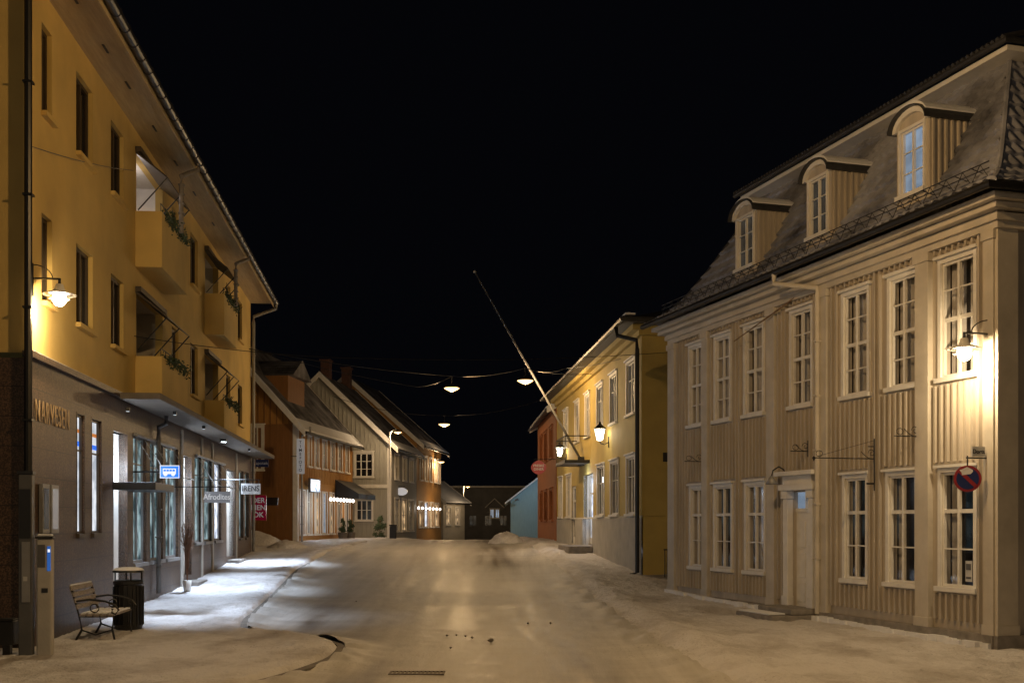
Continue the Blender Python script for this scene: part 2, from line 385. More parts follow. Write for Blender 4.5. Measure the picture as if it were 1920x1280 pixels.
pile('lumpy heap of cleared snow at the far right kerb by the red house',-.25,50,.95,.8,.5,3)
pile('long low heap of snow beside the crimson banner on the left',-10.6,46.5,1.6,1.2,.62,5)
pile('small snow heap at the kerb behind the grey downpipe corner',-8.6,43.6,1.0,.9,.36,9)
# ============================================================ LEFT YELLOW BUILDING
L=building('yellow_apartment_building','three storey yellow rendered block with granite shop floor and balconies on the left','building',(-6.87,16.1),(-.1008,1))
LL=L.S(470); D=11
def Lw(x0,x1,z0,z1,**k): return window(L,L.S(x0),L.S(x1),z0,z1,**k)
for z0,z1 in ((7.93,9.24),(5.13,6.43)):
    for a,b in ((78,98),(143,174),(208,232),(322,335),(357,371),(424,432),(446,454)):
        Lw(a,b,z0,z1,cols=2,rows=(),fm='darkframe',trim=0,depth=.12,fr=.06,bar=.03,hat=False,sillm='yellow')
bal=[]
for (pa,pb) in ((253,352),(383,445)):
    for (zb,zt) in ((6.97,8.09),(4.32,5.19)):
        x0=L.S(pa); x1=L.S(pb,.53); L.ops.append((x0+.12,x1-.1,zt-1.0 if zt>7 else 4.5,9.3 if zt>7 else 6.5)); bal.append((x0,x1,zb,zt))
mb=MB(); wallmesh(mb,0,LL,4.26,9.75,L.ops,rev=.16)
for x in (0,LL): mb.poly((x,0,4.26),(x,D,4.26),(x,D,9.75),(x,0,9.75))
mb.poly((0,D,-.3),(LL,D,-.3),(LL,D,9.75),(0,D,9.75))
mb.build('wall','yellow',L.root)
for (x0,x1,zb,zt) in bal:
    p=MB(); y=-.53
    p.box(x0,x0+.1,y,-.003,zb,zt).box(x1-.1,x1,y,-.003,zb,zt).box(x0+.1,x1-.1,y,y+.1,zb,zt).box(x0+.1,x1-.1,y+.1,.0,zb,zb+.14)
    b=p.build('balcony','yellow',L.root,bevel=.01)
    top=9.3 if zt>7 else 6.5
    r=MB(); r.poly((x0+.12,1.1,zb),(x1-.1,1.1,zb),(x1-.1,1.1,top),(x0+.12,1.1,top)); r.poly((x0+.12,.16,zb),(x0+.12,1.1,zb),(x0+.12,1.1,top),(x0+.12,.16,top)); r.poly((x1-.1,.16,zb),(x1-.1,1.1,zb),(x1-.1,1.1,top),(x1-.1,.16,top)); r.poly((x0,.16,top),(x1,.16,top),(x1,1.1,top),(x0,1.1,top)); r.poly((x0,0,zb+.05),(x1,0,zb+.05),(x1,1.1,zb+.05),(x0,1.1,zb+.05))
    r.build('recess','white' if zt>7 else 'trim',b)
    dr=MB(); dr.box(x1-1.5,x1-1.42,1.0,1.09,zb+.1,top-.2).box(x1-.5,x1-.42,1.0,1.09,zb+.1,top-.2).box(x1-1.42,x1-.5,1.0,1.09,top-.3,top-.2); dr.build('balcony_door','darkframe',b)
    if zt>7 and x0<10: light('POINT',((x0+x1)/2-.3,.6,top-.3),14,(1,.85,.78),b,.08,name='balcony_light')
    rl=MB(); rl.tube([(x0+.03,y+.03,zt+.16),(x1-.03,y+.03,zt+.16)],.012,6)
    for k in range(7): xx=x0+.03+(x1-x0-.06)*k/6; rl.tube([(xx,y+.03,zt),(xx,y+.03,zt+.16)],.008,5)
    rl.build('rail','dark',b)
    fx=MB(); random.seed(int(x0*10+zb*3))
    for k in range(500 if zt>7 else 380):
        c=Vector((x0+.25+random.random()*(x1-x0-.4),y-.02+random.gauss(0,.06),zt+.0+random.gauss(0,.06)+.05*math.sin(x0*3+k)))
        a=Vector((random.gauss(0,1),random.gauss(0,1),random.gauss(0,1))).normalized()*.04; e=a.cross(Vector((random.random(),random.random(),1))).normalized()*.022
        fx.poly(c-a,c+e,c+a,c-e)
    o=fx.build('balcony_plants','leaf',b,recalc=False); o['kind']='stuff'
    aw=MB(); zt2=top-.02
    aw.prism([(-.0,zt2-.02),(-.62,zt2-.50),(-.62,zt2-.47),(-.0,zt2+.03)],x0+.05,x1-.25,'x'); aw.box(x0,x1-.2,-.12,-.01,zt2+.0,zt2+.1)
    a=aw.build('awning','darkframe',L.root)
    for xx in (x0+.1,(x0+x1)/2,x1-.3): MB().tube([(xx,-.62,zt2-.48),(xx,-.04,zt2-1.15)],.014,6).build('strut','dark',a)
# shop floor
G=Fac(L.root,L.p,L.d)
def Gw(x0,x1,z0,z1,**k): return window(G,G.S(x0),G.S(x1),z0,z1,**k)
for a,b in ((141,155),(169,187)):
    w=Gw(a,b,1.68,3.63,cols=1,rows=(.7,),fm='darkframe',pane='lit_even',trim=.03,depth=.05,fr=.035,hat=False,label='narrow lit shop window with coloured strips')
    x0,x1=G.S(a),G.S(b); MB().box(x0+.1,x1-.1,.03,.045,3.34,3.40).build('window_sticker','orangeem',w); MB().box(x0+.1,x1-.1,.03,.045,3.12,3.2).build('window_sticker','signblue',w)
for i,(a,b,pn) in enumerate(((247,272,'lit_teal'),(279,303,'lit_teal'),(308,332,'lit_teal'),(363,376,'lit_teal'),(381,395,'lit_teal'),(400,413,'lit_white'),(447,455,'lit_teal'),(458,465,'lit_teal'))):
    Gw(a,b,1.05 if i<3 else 1.35,3.6,cols=1 if i>2 else 2,rows=(.78,),fm='steel' if i<6 else 'darkframe',pane=pn,trim=.0,depth=.08,fr=.05,hat=False)
def door(f,x0,x1,z0,z1,mat,pane,name='door',rec=.35,label=None):
    f.ops.append((x0,x1,z0,z1)); d=MB(); y=rec
    d.box(x0,x0+.09,y-.05,y,z0,z1).box(x1-.09,x1,y-.05,y,z0,z1).box(x0+.09,x1-.09,y-.05,y,z1-.1,z1).box(x0+.09,x1-.09,y-.05,y,z0,z0+.25).box(x0+.09,x1-.09,y-.05,y,z0+(z1-z0)*.72,z0+(z1-z0)*.72+.08)
    o=d.build(name,mat,f.root,f.M); MB().poly((x0,y+.003,z0),(x1,y+.003,z0),(x1,y+.003,z1),(x0,y+.003,z1)).build('pane',pane,o,f.M,recalc=False)
    r=MB()
    for x in (x0,x1): r.poly((x,.01,z0),(x,y,z0),(x,y,z1),(x,.01,z1))
    r.poly((x0,.01,z1),(x1,.01,z1),(x1,y,z1),(x0,y,z1)); r.build('door_reveal',mat,o,f.M)
    MB().tube([(x0+.16,y-.1,z0+.9),(x0+.16,y-.1,z0+1.3)],.015,6).build('handle','steel',o,f.M)
    return o
door(G,G.S(210),G.S(236),.2,3.55,'white','lit_white')
door(G,G.S(338),G.S(357),.55,3.5,'white','lit_white')
door(G,G.S(423),G.S(438),.8,3.5,'white','lit_white')
for a,z in ((223,2.9),(347,2.9),(430,2.9)): light('POINT',(G.S(a),.12,z),55,(.75,.86,1),L.root,.1,name='doorway_light')
mb=MB(); wallmesh(mb,0,LL,-.3,4.18,G.ops,y=-.03,rev=.17)
for x in (-.03,LL): mb.poly((x,-.03,-.3),(x,D,-.3),(x,D,4.18),(x,-.03,4.18))
mb.build('shop_front_wall','granite',L.root)
MB().box(-.12,LL+.05,-.12,0.02,4.185,4.275).build('ledge','granite',L.root)
MB().box(-.1,LL,-.11,0.0,4.277,4.29).build('ledge_snow','pave',L.root)
cs=MB(); cs.box(L.S(212),LL-.1,-.85,-.122,4.14,4.26); cs.build('canopy_slab','concrete',L.root,bevel=.01)
for x0 in (L.S(338),L.S(377)-.1,L.S(396),L.S(441)): MB().box(x0-.12,x0+.12,-.06,-.032,.3,4.1).build('pilaster','stucco',L.root)
MB().box(L.S(210)-.1,L.S(250),-.8,-.035,2.46,2.6).build('door_canopy','black',L.root,bevel=.01)
for xs_ in ((250,266,282,300,318),(366,382,398,412)):
    sa=MB()
    for px in xs_: x=L.S(px); sa.tube([(x,-.06,3.55),(x,-.5,2.85)],.009,6)
    sa.tube([(L.S(xs_[0]-2),-.5,2.85),(L.S(xs_[-1]+3),-.5,2.85)],.011,6); sa.tube([(L.S(xs_[0]-2),-.07,3.6),(L.S(xs_[-1]+5),-.07,3.6)],.04,8)
    sa.build('shop_awning_arms','steel',L.root)
for i,(a,zz) in enumerate(((338,.42),(423,.72))):
    x=L.S(a); s=MB(); s.box(x-.05,x+1.5,-.75,-.04,-.1,zz-.16).box(x+.05,x+1.4,-.42,-.045,zz-.16,zz); s.build('entrance_step','stone',L.root,bevel=.01)
OV=.78; EX=LL+.1
MB().poly((-.9,-OV,9.72),(EX,-OV,9.72),(EX,0.0,9.72),(-.9,0.0,9.72)).build('soffit','soffit',L.root)
MB().box(-.9,EX,-OV-.03,-OV,9.60,9.84).build('fascia','soffit',L.root)
for px in (140,198,240,290,330,365,400): 
    x=L.S(px,.4); MB().box(x-.17,x+.17,-.42,-.38,9.708,9.717).build('soffit_vent','black',L.root)
rf=MB(); rf.prism([(-OV-.05,9.85),(D/2,11.6),(D+.8,9.87),(D+.8,9.8),(-OV-.05,9.78)],-.95,EX+.05,'x'); rf.build('roof','roof',L.root)
g=MB(); gy=-OV-.12; g.tube([(-.95,gy,9.74),(EX,gy,9.74)],.08,12)
for k in range(46): x=-.9+(EX+.85)*k/45; g.tube([(x,gy,9.74),(x+.03,gy,9.74)],.092,12)
g.build('gutter','black',L.root,smooth=False)
def dpipe(f,x,o0,z0,o1,z1,zend,mat,r=.05,dx=0,name='downpipe'):
    p=MB(); p.tube([(x+dx,-o0,z0),(x+dx,-o0,z0-.18),(x,-o1,z1),(x,-o1,z1-.2),(x,-o1,zend)],r,10)
    for k in range(1,6):
        z=z1+(zend-z1)*k/6; p.box(x-r-.015,x+r+.015,-o1-r-.015,-o1+.06,z,z+.03)
    return p.build(name,mat,f.root)
dpipe(L,-.12,.06,10,.06,9.6,.12,'black',.055)
dpipe(L,L.S(291,.12)+.0,.9,9.7,.66,9.2,8.0,'stone',.05,dx=.6)
dpipe(L,L.S(406,.12)+.0,.9,9.7,.66,9.2,8.0,'stone',.05,dx=.8)
dpipe(L,LL-.12,.9,9.7,.12,9.2,.85,'steel',.055,dx=.1)
dpipe(L,L.S(285),.3,4.15,.14,3.9,.35,'post',.05)
text('NARVESEN',.46,'gold',L.root,(L.S(67,.05),-.045,3.46),extr=.003,sx=.68,name='shop_name_letters',align='LEFT',off=.0,space=1.18)
for i,(a,b) in enumerate(((67,80),(84,98))):
    x0,x1=L.S(a),L.S(b); t=tag(MB().box(x0,x1,-.10,-.045,1.7,2.42).build('notice_frame','steel'),('left' if i==0 else 'right')+' of two framed notices on the granite wall above the ticket machine','notice board'); t.location=L.root.location; t.rotation_euler=L.root.rotation_euler
    MB().box(x0+.05,x1-.05,-.106,-.1,1.76,2.36).build('notice_sheet','signdim' if i else 'panefaint',t)
# ============================================================ LAMPS
def disc_lamp(label,pos,wall,power,group,col=(1,.74,.42),name='wall_lamp'):
    t=thing(name,label,'lamp',pos,0,group); w=Vector(wall)-Vector(pos)
    sh=MB(); sh.lathe((0,0,0),[(.001,.16),(.05,.155),(.07,.09),(.09,.06),(.235,.01),(.24,0),(.09,.035),(.05,.05),(.001,.05)],24); sh.build('shade','white',t,smooth=True)
    s2=MB(); s2.lathe((0,0,0),[(.07,-.03),(.15,-.055),(.155,-.065),(.07,-.05)],20); s2.build('lower_ring','white',t,smooth=True)
    g=MB(); g.lathe((0,0,0),[(.001,.045),(.08,.03),(.095,-.03),(.09,-.1),(.055,-.15),(.001,-.165)],18); g.build('glass','bulb',t,smooth=True)
    b=MB(); b.tube([(0,0,.14),(0,0,.24)],.02); b.tube([(0,0,.23),(w.x*.5,w.y*.5,.235),(w.x,w.y,.23)],.016)
    b.tube([(w.x,w.y,.45),(w.x,w.y,-.02)],.022); pts=[]
    for k in range(9): a=k/8*math.pi/2; pts.append((w.x*(1-.75*math.sin(a)),w.y*(1-.75*math.sin(a)),.23+.2*math.cos(a)))
    b.tube(pts,.008,6); b.build('bracket','black',t)
    light('POINT',(0,0,-.24),power,col,t,.07)
q=L.world(.25,.38,5.13); disc_lamp('glowing disc wall lamp on the yellow building corner',q,L.world(.25,.0,5.13),130,None)
R1=building('beige_panelled_house','large beige wooden house with dormers and snowy mansard roof on the right','house',(3.71,26.2),(.287,-.958))
RL=R1.S(1872); RD=9.0
q=R1.world(RL-.12,.47,4.27); disc_lamp('glowing disc wall lamp on the beige house corner',q,R1.world(RL-.12,.02,4.27),125,None)
def hang_lamp(label,pos,power,group=None,col=(1,.66,.32)):
    t=thing('suspended_or_assumed_street_lamp',label,'street lamp',pos,0,group)  # serves the seen lamps and two assumed, unseen ones
    sh=MB(); sh.lathe((0,0,0),[(.001,.16),(.05,.15),(.08,.09),(.17,.065),(.30,.0),(.28,-.005),(.15,.05),(.001,.06)],22); sh.build('shade','dark',t,smooth=True)
    g=MB(); g.lathe((0,0,0),[(.001,.05),(.24,.01),(.285,-.015),(.2,-.07),(.09,-.12),(.001,-.14)],20); g.build('glass','bulb_o',t,smooth=True)
    h=MB(); h.tube([(0,0,.14),(0,0,.42)],.014); h.box(-.04,.04,-.02,.02,.39,.45); h.build('hanger','dark',t)
    light('POINT',(0,0,-.24),power,col,t,.12)
P1=W(985,713,40.3); P2=W(847,727,42.6); P3=W(833,795,58)
hang_lamp('right of the two bright lamps hung over the street, beside the flagpole',P1,440)
hang_lamp('left of the two bright lamps hung over the street',P2,440)
hang_lamp('small lamp hung over the street further back below the bright pair',P3,250)
PB_assumed=Vector((.9,12.4,8.2)); hang_lamp('assumed street lamp hung unseen over the street just above the frame, added for light',PB_assumed,1050,col=(1,.62,.26))  # assumed lamp, not seen; added to light the road pool and beige facade
PC_assumed=Vector((-2.0,-7,8.2)); hang_lamp('assumed street lamp hung over the street behind the viewer, unseen, added for light',PC_assumed,1050,col=(1,.79,.55))  # also assumed and unseen; added as general light from behind
up=Vector((0,0,.44))
def wire(label,pts,sag=.3,r=.012):
    mb=MB(); 
    for a,b in zip(pts,pts[1:]):
        a=Vector(a); b=Vector(b); mb.tube([a.lerp(b,t/12)+Vector((0,0,-sag*4*(t/12)*(1-t/12))) for t in range(13)],r,5)
    return tag(mb.build('overhead_wire','dark'),label,'wire')
wire('span wire carrying the two bright hanging lamps',[L.world(LL-.5,0,8.0),P2+up,P1+up,Vector((2.9,39.2,7.0))],.12,.014)
wire('long thin wire from the lower left balcony across to the yellow house on the right',[W(252,630,22.6),W(700,672,27),W(1258,660,31)],.1,.008)
wire('thin wire sagging from the yellow block corner down to the left hanging lamp',[W(474,655,40.5),W(780,725,42),P2+up],.1,.011)
wire('cable from the right hanging lamp to the yellow house eave',[P1+up,W(1062,690,39),W(1255,640,31),W(1380,620,27)],.15,.009)
wire('span wire carrying the small far lamp',[Vector((-9,57,8.2)),P3+up,Vector((1.7,56,8))],.25,.012)
wire('assumed span wire just above the frame for the assumed near street lamp',[Vector((-7.3,12.2,9.6)),PB_assumed+up,Vector((8,12.6,9.6))],.05,.012)  # wire added to hold up the assumed near lamp
wire('assumed span wire behind the viewer for the assumed nearest street lamp',[Vector((-9,-7,9.5)),PC_assumed+up,Vector((11,-7,9.5))],.1,.012)  # likewise added, carries the assumed lamp behind the viewer
wire('faint wire across the top floor of the yellow block on the left',[W(60,275,16.3),W(250,320,22.3)],.05,.006)
# ============================================================ RIGHT BEIGE HOUSE
UP=((1295,1317),(1343,1369),(1399,1431),(1486,1522),(1584,1628),(1671,1719),(1767,1828))
LO=((1297,1321),(1342,1372),(1401,1434),(1586,1625),(1668,1718),(1767,1828))
for i,(a,b) in enumerate(UP):
    window(R1,R1.S(a),R1.S(b),4.02,5.72,cols=2,rows=(.25,.5,.76),mid=.5,fm='white',pane='glass',trim=.07,depth=.05,curtain=.5 if i%3 else .42,fr=.036,bar=.018)
for i,(a,b) in enumerate(LO):
    window(R1,R1.S(a),R1.S(b),.91,2.6,cols=2,rows=(.33,.66),mid=.66,fm='white',pane='glass',trim=.07,depth=.05,curtain=.26 if i not in(0,2) else .42,fr=.036,bar=.018)
dx0,dx1=R1.S(1487),R1.S(1525); R1.ops.append((dx0,dx1,.28,2.42))
wm=MB(); wallmesh(wm,0,RL,-.3,6.4,R1.ops,rev=.14)
wm.poly((RL,0,-.3),(RL,RD,-.3),(RL,RD,6.4),(RL,0,6.4)); wm.poly((0,0,-.3),(0,RD,-.3),(0,RD,6.4),(0,0,6.4)); wm.poly((0,RD,-.3),(RL,RD,-.3),(RL,RD,6.4),(0,RD,6.4))
mo=[(a-.09,b+.09,c-.09,d+.14) for a,b,c,d in R1.ops]
battens(wm,.1,RL-.1,.42,5.98,mo,.14,.04,.06)
wm.build('wall','beige',R1.root)
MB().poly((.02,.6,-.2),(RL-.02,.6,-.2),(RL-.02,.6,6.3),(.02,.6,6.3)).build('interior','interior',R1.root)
for a,b in ((1258,1270),(1321.5,1332),(1444,1459),(1545,1557),(1724,1749),(1853,1872)):
    x0,x1=R1.S(a),R1.S(b); x1=min(x1,RL)
    pl=MB(); pl.box(x0,x1,-.09,.002,.3,5.95).box(x0-.03,x1+.03,-.115,.002,5.82,5.95).box(x0-.02,x1+.02,-.105,.002,.05,.42); pl.build('pilaster','trim',R1.root,bevel=.006)
pl=MB(); pl.box(RL,RL+.06,-.06,.28,.3,5.95); pl.box(RL,RL+.075,-.075,.3,.05,.42); pl.build('pilaster','trim',R1.root)
E1=R1.end(RL,RD,False); eb=MB(); battens(eb,.35,5,.42,5.98,[],.155,.04,.026); eb.build('end_wall_boards','beige',R1.root,E1.M)
pn=MB(); pn.box(-.02,RL+.02,-.12,.0,-.1,.28); pn.box(RL+.003,RL+.1,-.1,RD,-.1,.28)
pn.build('plinth','stone',R1.root)
sb=MB(); random.seed(5)
for k in range(60):
    x=RL*k/60; h=.03+.05*abs(noise.noise(Vector((x*1.3,7,0)))); sb.box(x,x+RL/60-.001,-.17-.08*random.random(),-.122,prof(26.2-x*.958)-.02,prof(26.2-x*.958)+.11+h)
sb.build('drifted_snow_edge','snow',R1.root)
c=MB()
for k,(o_,z0,z1) in enumerate(((.10,5.95,6.04),(.15,6.05,6.14),(.27,6.18,6.25),(.38,6.27,6.35))): c.box(-o_,RL+o_,-o_,-.0,z0,z1+.011); c.box(RL+.0,RL+o_,.0,RD,z0,z1+.011)
c.box(-.12,RL+.12,-.12,0,6.14,6.20).box(-.2,RL+.2,-.2,0,6.255,6.285)
c.build('cornice','trim',R1.root,bevel=.005)
PROF=[(-.5,6.42),(-.2,6.58),(.1,6.8),(.5,7.42),(.9,8.17),(1.35,9.02)]
KX=1.4   # the far hip leans in further than the near one
def rp(t):
    tot=[0]
    for a,b in zip(PROF,PROF[1:]): tot.append(tot[-1]+math.hypot(b[0]-a[0],b[1]-a[1]))
    d=t*tot[-1]
    for i in range(len(tot)-1):
        if d<=tot[i+1]+1e-9:
            u=(d-tot[i])/(tot[i+1]-tot[i]); a,b=PROF[i],PROF[i+1]; l=math.hypot(b[0]-a[0],b[1]-a[1])
            return a[0]+(b[0]-a[0])*u,a[1]+(b[1]-a[1])*u,((b[1]-a[1])/l,(b[0]-a[0])/l)
    return PROF[-1][0],PROF[-1][1],(0,1)
def kx(i): return i*KX if i>0 else i
def tiles(mb,length,fn,nc=12,left=False):
    pitch=.21; ncol=int((length+1.0)/pitch*8); rows=[]
    for c in range(nc):
        rows.append((c/nc,.055)); rows.append(((c+1)/nc-.004,.0))
    st=len(mb.v)
    for t,h in rows:
        ins,z,nr=rp(t); lo=kx(ins) if left else ins
        for j in range(ncol+1):
            x=-.5+(length+1.0)*j/ncol; xc=min(max(x,lo),length-ins)
            w=.03*(.5+.5*math.cos(2*math.pi*xc/pitch))+h
            mb.v.append(Vector(fn(xc,ins-w*nr[0],z+w*nr[1])))
    for i in range(len(rows)-1):
        for j in range(ncol): q=st+i*(ncol+1)+j; mb.f.append((q,q+1,q+ncol+2,q+ncol+1))
t=MB(); tiles(t,RL,lambda x,i,z:(x,i,z),left=True); tiles(t,RD,lambda x,i,z:(RL-i,x,z)); tiles(t,RD,lambda x,i,z:(kx(i),x,z)); tiles(t,RL,lambda x,i,z:(x,RD-i,z),left=True)
roof=t.build('roof','tile',R1.root,recalc=False,smooth=False)
for sx in (0,1):
    hp=MB(); pts=[]
    for k in range(12):
        i,z,_=rp(k/11); pts.append((kx(i) if sx==0 else RL-i,i,z+.04))
    hp.tube(pts,.045,7); hp.build('hip_tiles','tile' if sx else 'tilecap',roof)
ul=1.45
MB().box(ul,RL-.95,.95,RD-.95,8.95,9.03).build('upper_soffit','white',R1.root)
u=MB(); e=.9; m=4.2; E0=ul-.05; Z0=9.06
u.poly((E0,e,Z0),(RL-e,e,Z0),(RL-m,m,10.3),(m,m,10.3)); u.poly((RL-e,e,Z0),(RL-e,RD-e,Z0),(RL-m,RD-m,10.3),(RL-m,m,10.3)); u.poly((E0,RD-e,Z0),(RL-e,RD-e,Z0),(RL-m,RD-m,10.3),(m,RD-m,10.3)); u.poly((E0,e,Z0),(E0,RD-e,Z0),(m,RD-m,10.3),(m,m,10.3)); u.poly((m,m,10.3),(RL-m,m,10.3),(RL-m,RD-m,10.3),(m,RD-m,10.3))
u.build('upper_roof','tile',R1.root)
ue=MB(); ue.tube([(E0-.03,.85,Z0),(RL-.85,.85,Z0),(RL-.85,RD-.85,Z0)],.05,8)
for k in range(76): x=E0+(RL-.9-E0)*k/75; ue.tube([(x,.82,Z0+.04),(x,1.2,Z0+.15)],.045,5)
ue.build('upper_eave_tiles','tilecap',R1.root)
gt=MB(); gt.tube([(-.5,-.56,6.4),(RL+.5,-.56,6.4),(RL+.56,RD,6.4)],.055,10); gt.build('gutter','dark',R1.root)
sg=MB()
for z in (6.76,6.85): sg.tube([(-.1,-.24,z),(RL+.1,-.24,z)],.009,5)
n=30
for k in range(n): 
    x0=-.1+(RL+.2)*k/n; x1=-.1+(RL+.2)*(k+1)/n; sg.tube([(x0,-.24,6.62),((x0+x1)/2,-.24,6.85),(x1,-.24,6.62)],.007,4); sg.tube([(x0,-.24,6.85),(x0,.05,6.78)],.007,4)
sg.build('snow_guard','black',R1.root)
YD_=.1
for (a,b) in ((1384,1413),(1519,1551),(1691,1733)):
    x0,x1=R1.S(a,-YD_),R1.S(b,-YD_); cx=(x0+x1)/2; hw=(x1-x0)/2; e=.13
    f=Fac(R1.root,R1.p,R1.d); f.M=Matrix.Translation((0,YD_,0))
    d=MB(); X0,X1=cx-hw-e,cx+hw+e; H=.23; ZS=8.10; arch=[(X1+.0,ZS)]+[(cx+(hw+e)*math.cos(math.pi*k/12),ZS+H*math.sin(math.pi*k/12)) for k in range(1,12)]+[(X0,ZS)]
    wallmesh(d,X0,X1,6.75,ZS,[(cx-hw,cx+hw,7.05,8.05)],y=YD_,rev=.07)
    d.poly(*[(x,YD_,z) for x,z in arch]) 
    for xx in (X0,X1): d.poly((xx,YD_,6.7),(xx,1.3,6.7),(xx,1.3,ZS),(xx,YD_,ZS))
    for k in range(9):
        for xx,s in ((X0,-1),(X1,1)): yy=YD_+.04+k*.115; d.box(min(xx,xx+s*.03),max(xx,xx+s*.03),yy,yy+.035,6.7,ZS)
    dm=d.build('dormer','beige',R1.root)
    window(f,cx-hw,cx+hw,7.05,8.05,cols=2,rows=(.33,.66),fm='white',pane='lit_blue' if a==1691 else 'panefaint',trim=.05,depth=.05,fr=.03,bar=.015,hat=False,name='dormer_window')
    def arc(mb,r0,z0,h0,r1,z1,h1,ya,yb,k0=0,k1=14):
        P=lambda r,z,h,q:(cx+(hw+e+r)*math.cos(math.pi*q/14),z+h*math.sin(math.pi*q/14))
        mb.prism([P(r0,z0,h0,q) for q in range(k0,k1+1)]+[P(r1,z1,h1,q) for q in range(k1,k0-1,-1)],ya,yb)
    ah=MB(); arc(ah,-.05,ZS-.02,H-.03,.045,ZS-.02,H+.055,YD_-.06,YD_-.003); ah.build('dormer_arch_trim','white',dm)
    rr=MB(); arc(rr,.05,ZS-.03,H+.065,.07,ZS-.03,H+.085,YD_-.14,1.5); rr.build('dormer_roof','tilecap',dm)
    sn=MB(); arc(sn,.073,ZS-.025,H+.09,.085,ZS-.02,H+.13,YD_-.1,1.35,2,11); sn.build('dormer_snow','snow',dm)
d=MB(); y=.10; d.box(dx0,dx1,y-.03,y,.28,2.05)
for zz in ((.4,.75),(.85,1.3),(1.4,1.9)):
    for (a,b) in ((dx0+.05,(dx0+dx1)/2-.03),((dx0+dx1)/2+.03,dx1-.05)): d.box(a,b,y-.045,y-.03,*zz)
d.box(dx0,dx1,y-.05,y,2.05,2.12).box((dx0+dx1)/2-.02,(dx0+dx1)/2+.02,y-.04,y,2.12,2.42)
dr=d.build('front_door','white',R1.root,bevel=.004); MB().poly((dx0,y+.003,2.1),(dx1,y+.003,2.1),(dx1,y+.003,2.42),(dx0,y+.003,2.42)).build('transom_pane','lit_blue',dr)
MB().tube([(dx1-.08,y-.09,1.15),(dx1-.08,y-.09,1.3)],.015,6).build('handle','dark',dr)
sr=MB()
for a,b in ((dx0-.17,dx0-.003),(dx1+.003,dx1+.17)):
    sr.box(a,b,-.12,-.0,.28,2.45).box(a-.03,b+.03,-.15,0,2.3,2.45).box(a-.02,b+.02,-.14,0,.28,.5)
sr.box(dx0-.24,dx1+.24,-.18,0,2.45,2.56).box(dx0-.15,dx1+.15,-.14,0,2.56,2.72).box(dx0-.3,dx1+.3,-.24,0,2.72,2.8); sr.build('door_surround','white',R1.root,bevel=.006)
s=MB(); s.box(dx0-.35,dx1+.3,-1.0,-.03,-.1,.22).box(dx0-.25,dx1+.25,-.6,-.03,.22,.33); s.build('door_step','stone',R1.root,bevel=.02)
sc_=MB(); sc_.box(dx0-.3,dx1+.1,-.97,-.62,.221,.25); sc_.build('step_snow','snow',R1.root,bevel=.015)
dpipe(R1,R1.S(1535,.1),.56,6.38,.13,6.0,.25,'trim',.045,dx=-.75)
nx0,nx1=R1.S(1808),R1.S(1820); nn=MB().box(nx0,nx1,.02,.03,1.0,1.3).build('window_notice','signwhite',R1.root); MB().box(nx0+.02,nx1-.02,.012,.019,1.17,1.26).build('notice_symbol','post',nn); MB().box(nx0+.02,nx1-.02,.012,.019,1.04,1.07).build('notice_line','post',nn)
# ============================================================ wrought iron & signs on the right
def iron(label,f,px,py,length,kind='small'):
    x=f.S(px); z=f.Z(px,py); p=f.world(x,.06,z); t=thing('iron_sign_bracket',label,'bracket',p,f.root.rotation_euler.z)
    m=MB(); m.tube([(0,0,.2),(0,0,-.1)],.010,6); m.tube([(0,0,.0),(0,-length,.0)],.010,6); 
    m.tube([(0,-.03-.22*math.sin(a*.5),.12*(1-math.cos(a))*.5) for a in [k*.3 for k in range(10)]],.007,5)
    m.tube([(0,-.05-.07*math.cos(k*.7)*(1-k/14),.09+.07*math.sin(k*.7)*(1-k/14)) for k in range(12)],.006,5)
    m.tube([(0,-length+.1+.06*math.cos(k*.7),.07+.05*math.sin(k*.7)) for k in range(10)],.006,5)
    m.build('scroll_arm','black',t)
    if kind=='big':
        b=MB(); b.tube([(0,0,.30),(0,-length*.96,.02)],.004,5); b.tube([(0,0,.33),(0,0,-.52)],.011,6); b.tube([(0,-.12,.2),(0,.0,.2)],.008,5); b.lathe((0,-length,-.02),[(.001,.05),(.03,.02),(.001,-.04)],8); b.box(-.01,.01,-.14,0,-.42,-.39); b.build('stay_rod','black',t)
iron('small curled iron bracket on the beige house above the leftmost lower window',R1,1320,865,.4)
iron('small curled iron bracket above the front door of the beige house',R1,1520,846,.35)
iron('long empty iron bracket with stay rod on the beige house right of the door',R1,1645,860,1.12,'big')
iron('curled iron bracket below the second upper window from the beige house corner',R1,1727,818,.42)
q=R1.world(RL-.14,.40,2.47); t=thing('no_parking_sign','round blue and red no stopping sign hung on the beige house corner','sign',q,R(-12))
mb=MB(); mb.prism([(.185*math.cos(2*math.pi*k/28),.185*math.sin(2*math.pi*k/28)) for k in range(28)],0,.02); mb.build('sign_rim','signred',t)
mb=MB(); mb.prism([(.15*math.cos(2*math.pi*k/28),.15*math.sin(2*math.pi*k/28)) for k in range(28)],-.004,-.001); mb.build('sign_face','signnavy',t)
mb=MB(); c_=math.cos(R(45)); a=.155; w_=.018; mb.prism([(-a*c_-w_,a*c_-w_),(-a*c_+w_,a*c_+w_),(a*c_+w_,-a*c_+w_),(a*c_-w_,-a*c_-w_)],-.008,-.005); mb.build('slash','signred',t)
random.seed(3); mb=MB()
mb.poly(*[(.09*math.cos(k*.7)*(1+.3*math.sin(k*2.3))-.02,-.012,.10+.05*math.sin(k*.7)*(1+.3*math.cos(k*3))) for k in range(9)]); mb.build('snow_patch','snow',t,recalc=False)
MB().tube([(0,.01,.18),(0,.01,.32)],.01,5).build('hanger','black',t)
q=R1.world(RL-.14,.0,2.78); t=thing('wall_sign_arm','iron arm with small white name sign on the beige house corner','sign',q,R1.root.rotation_euler.z)
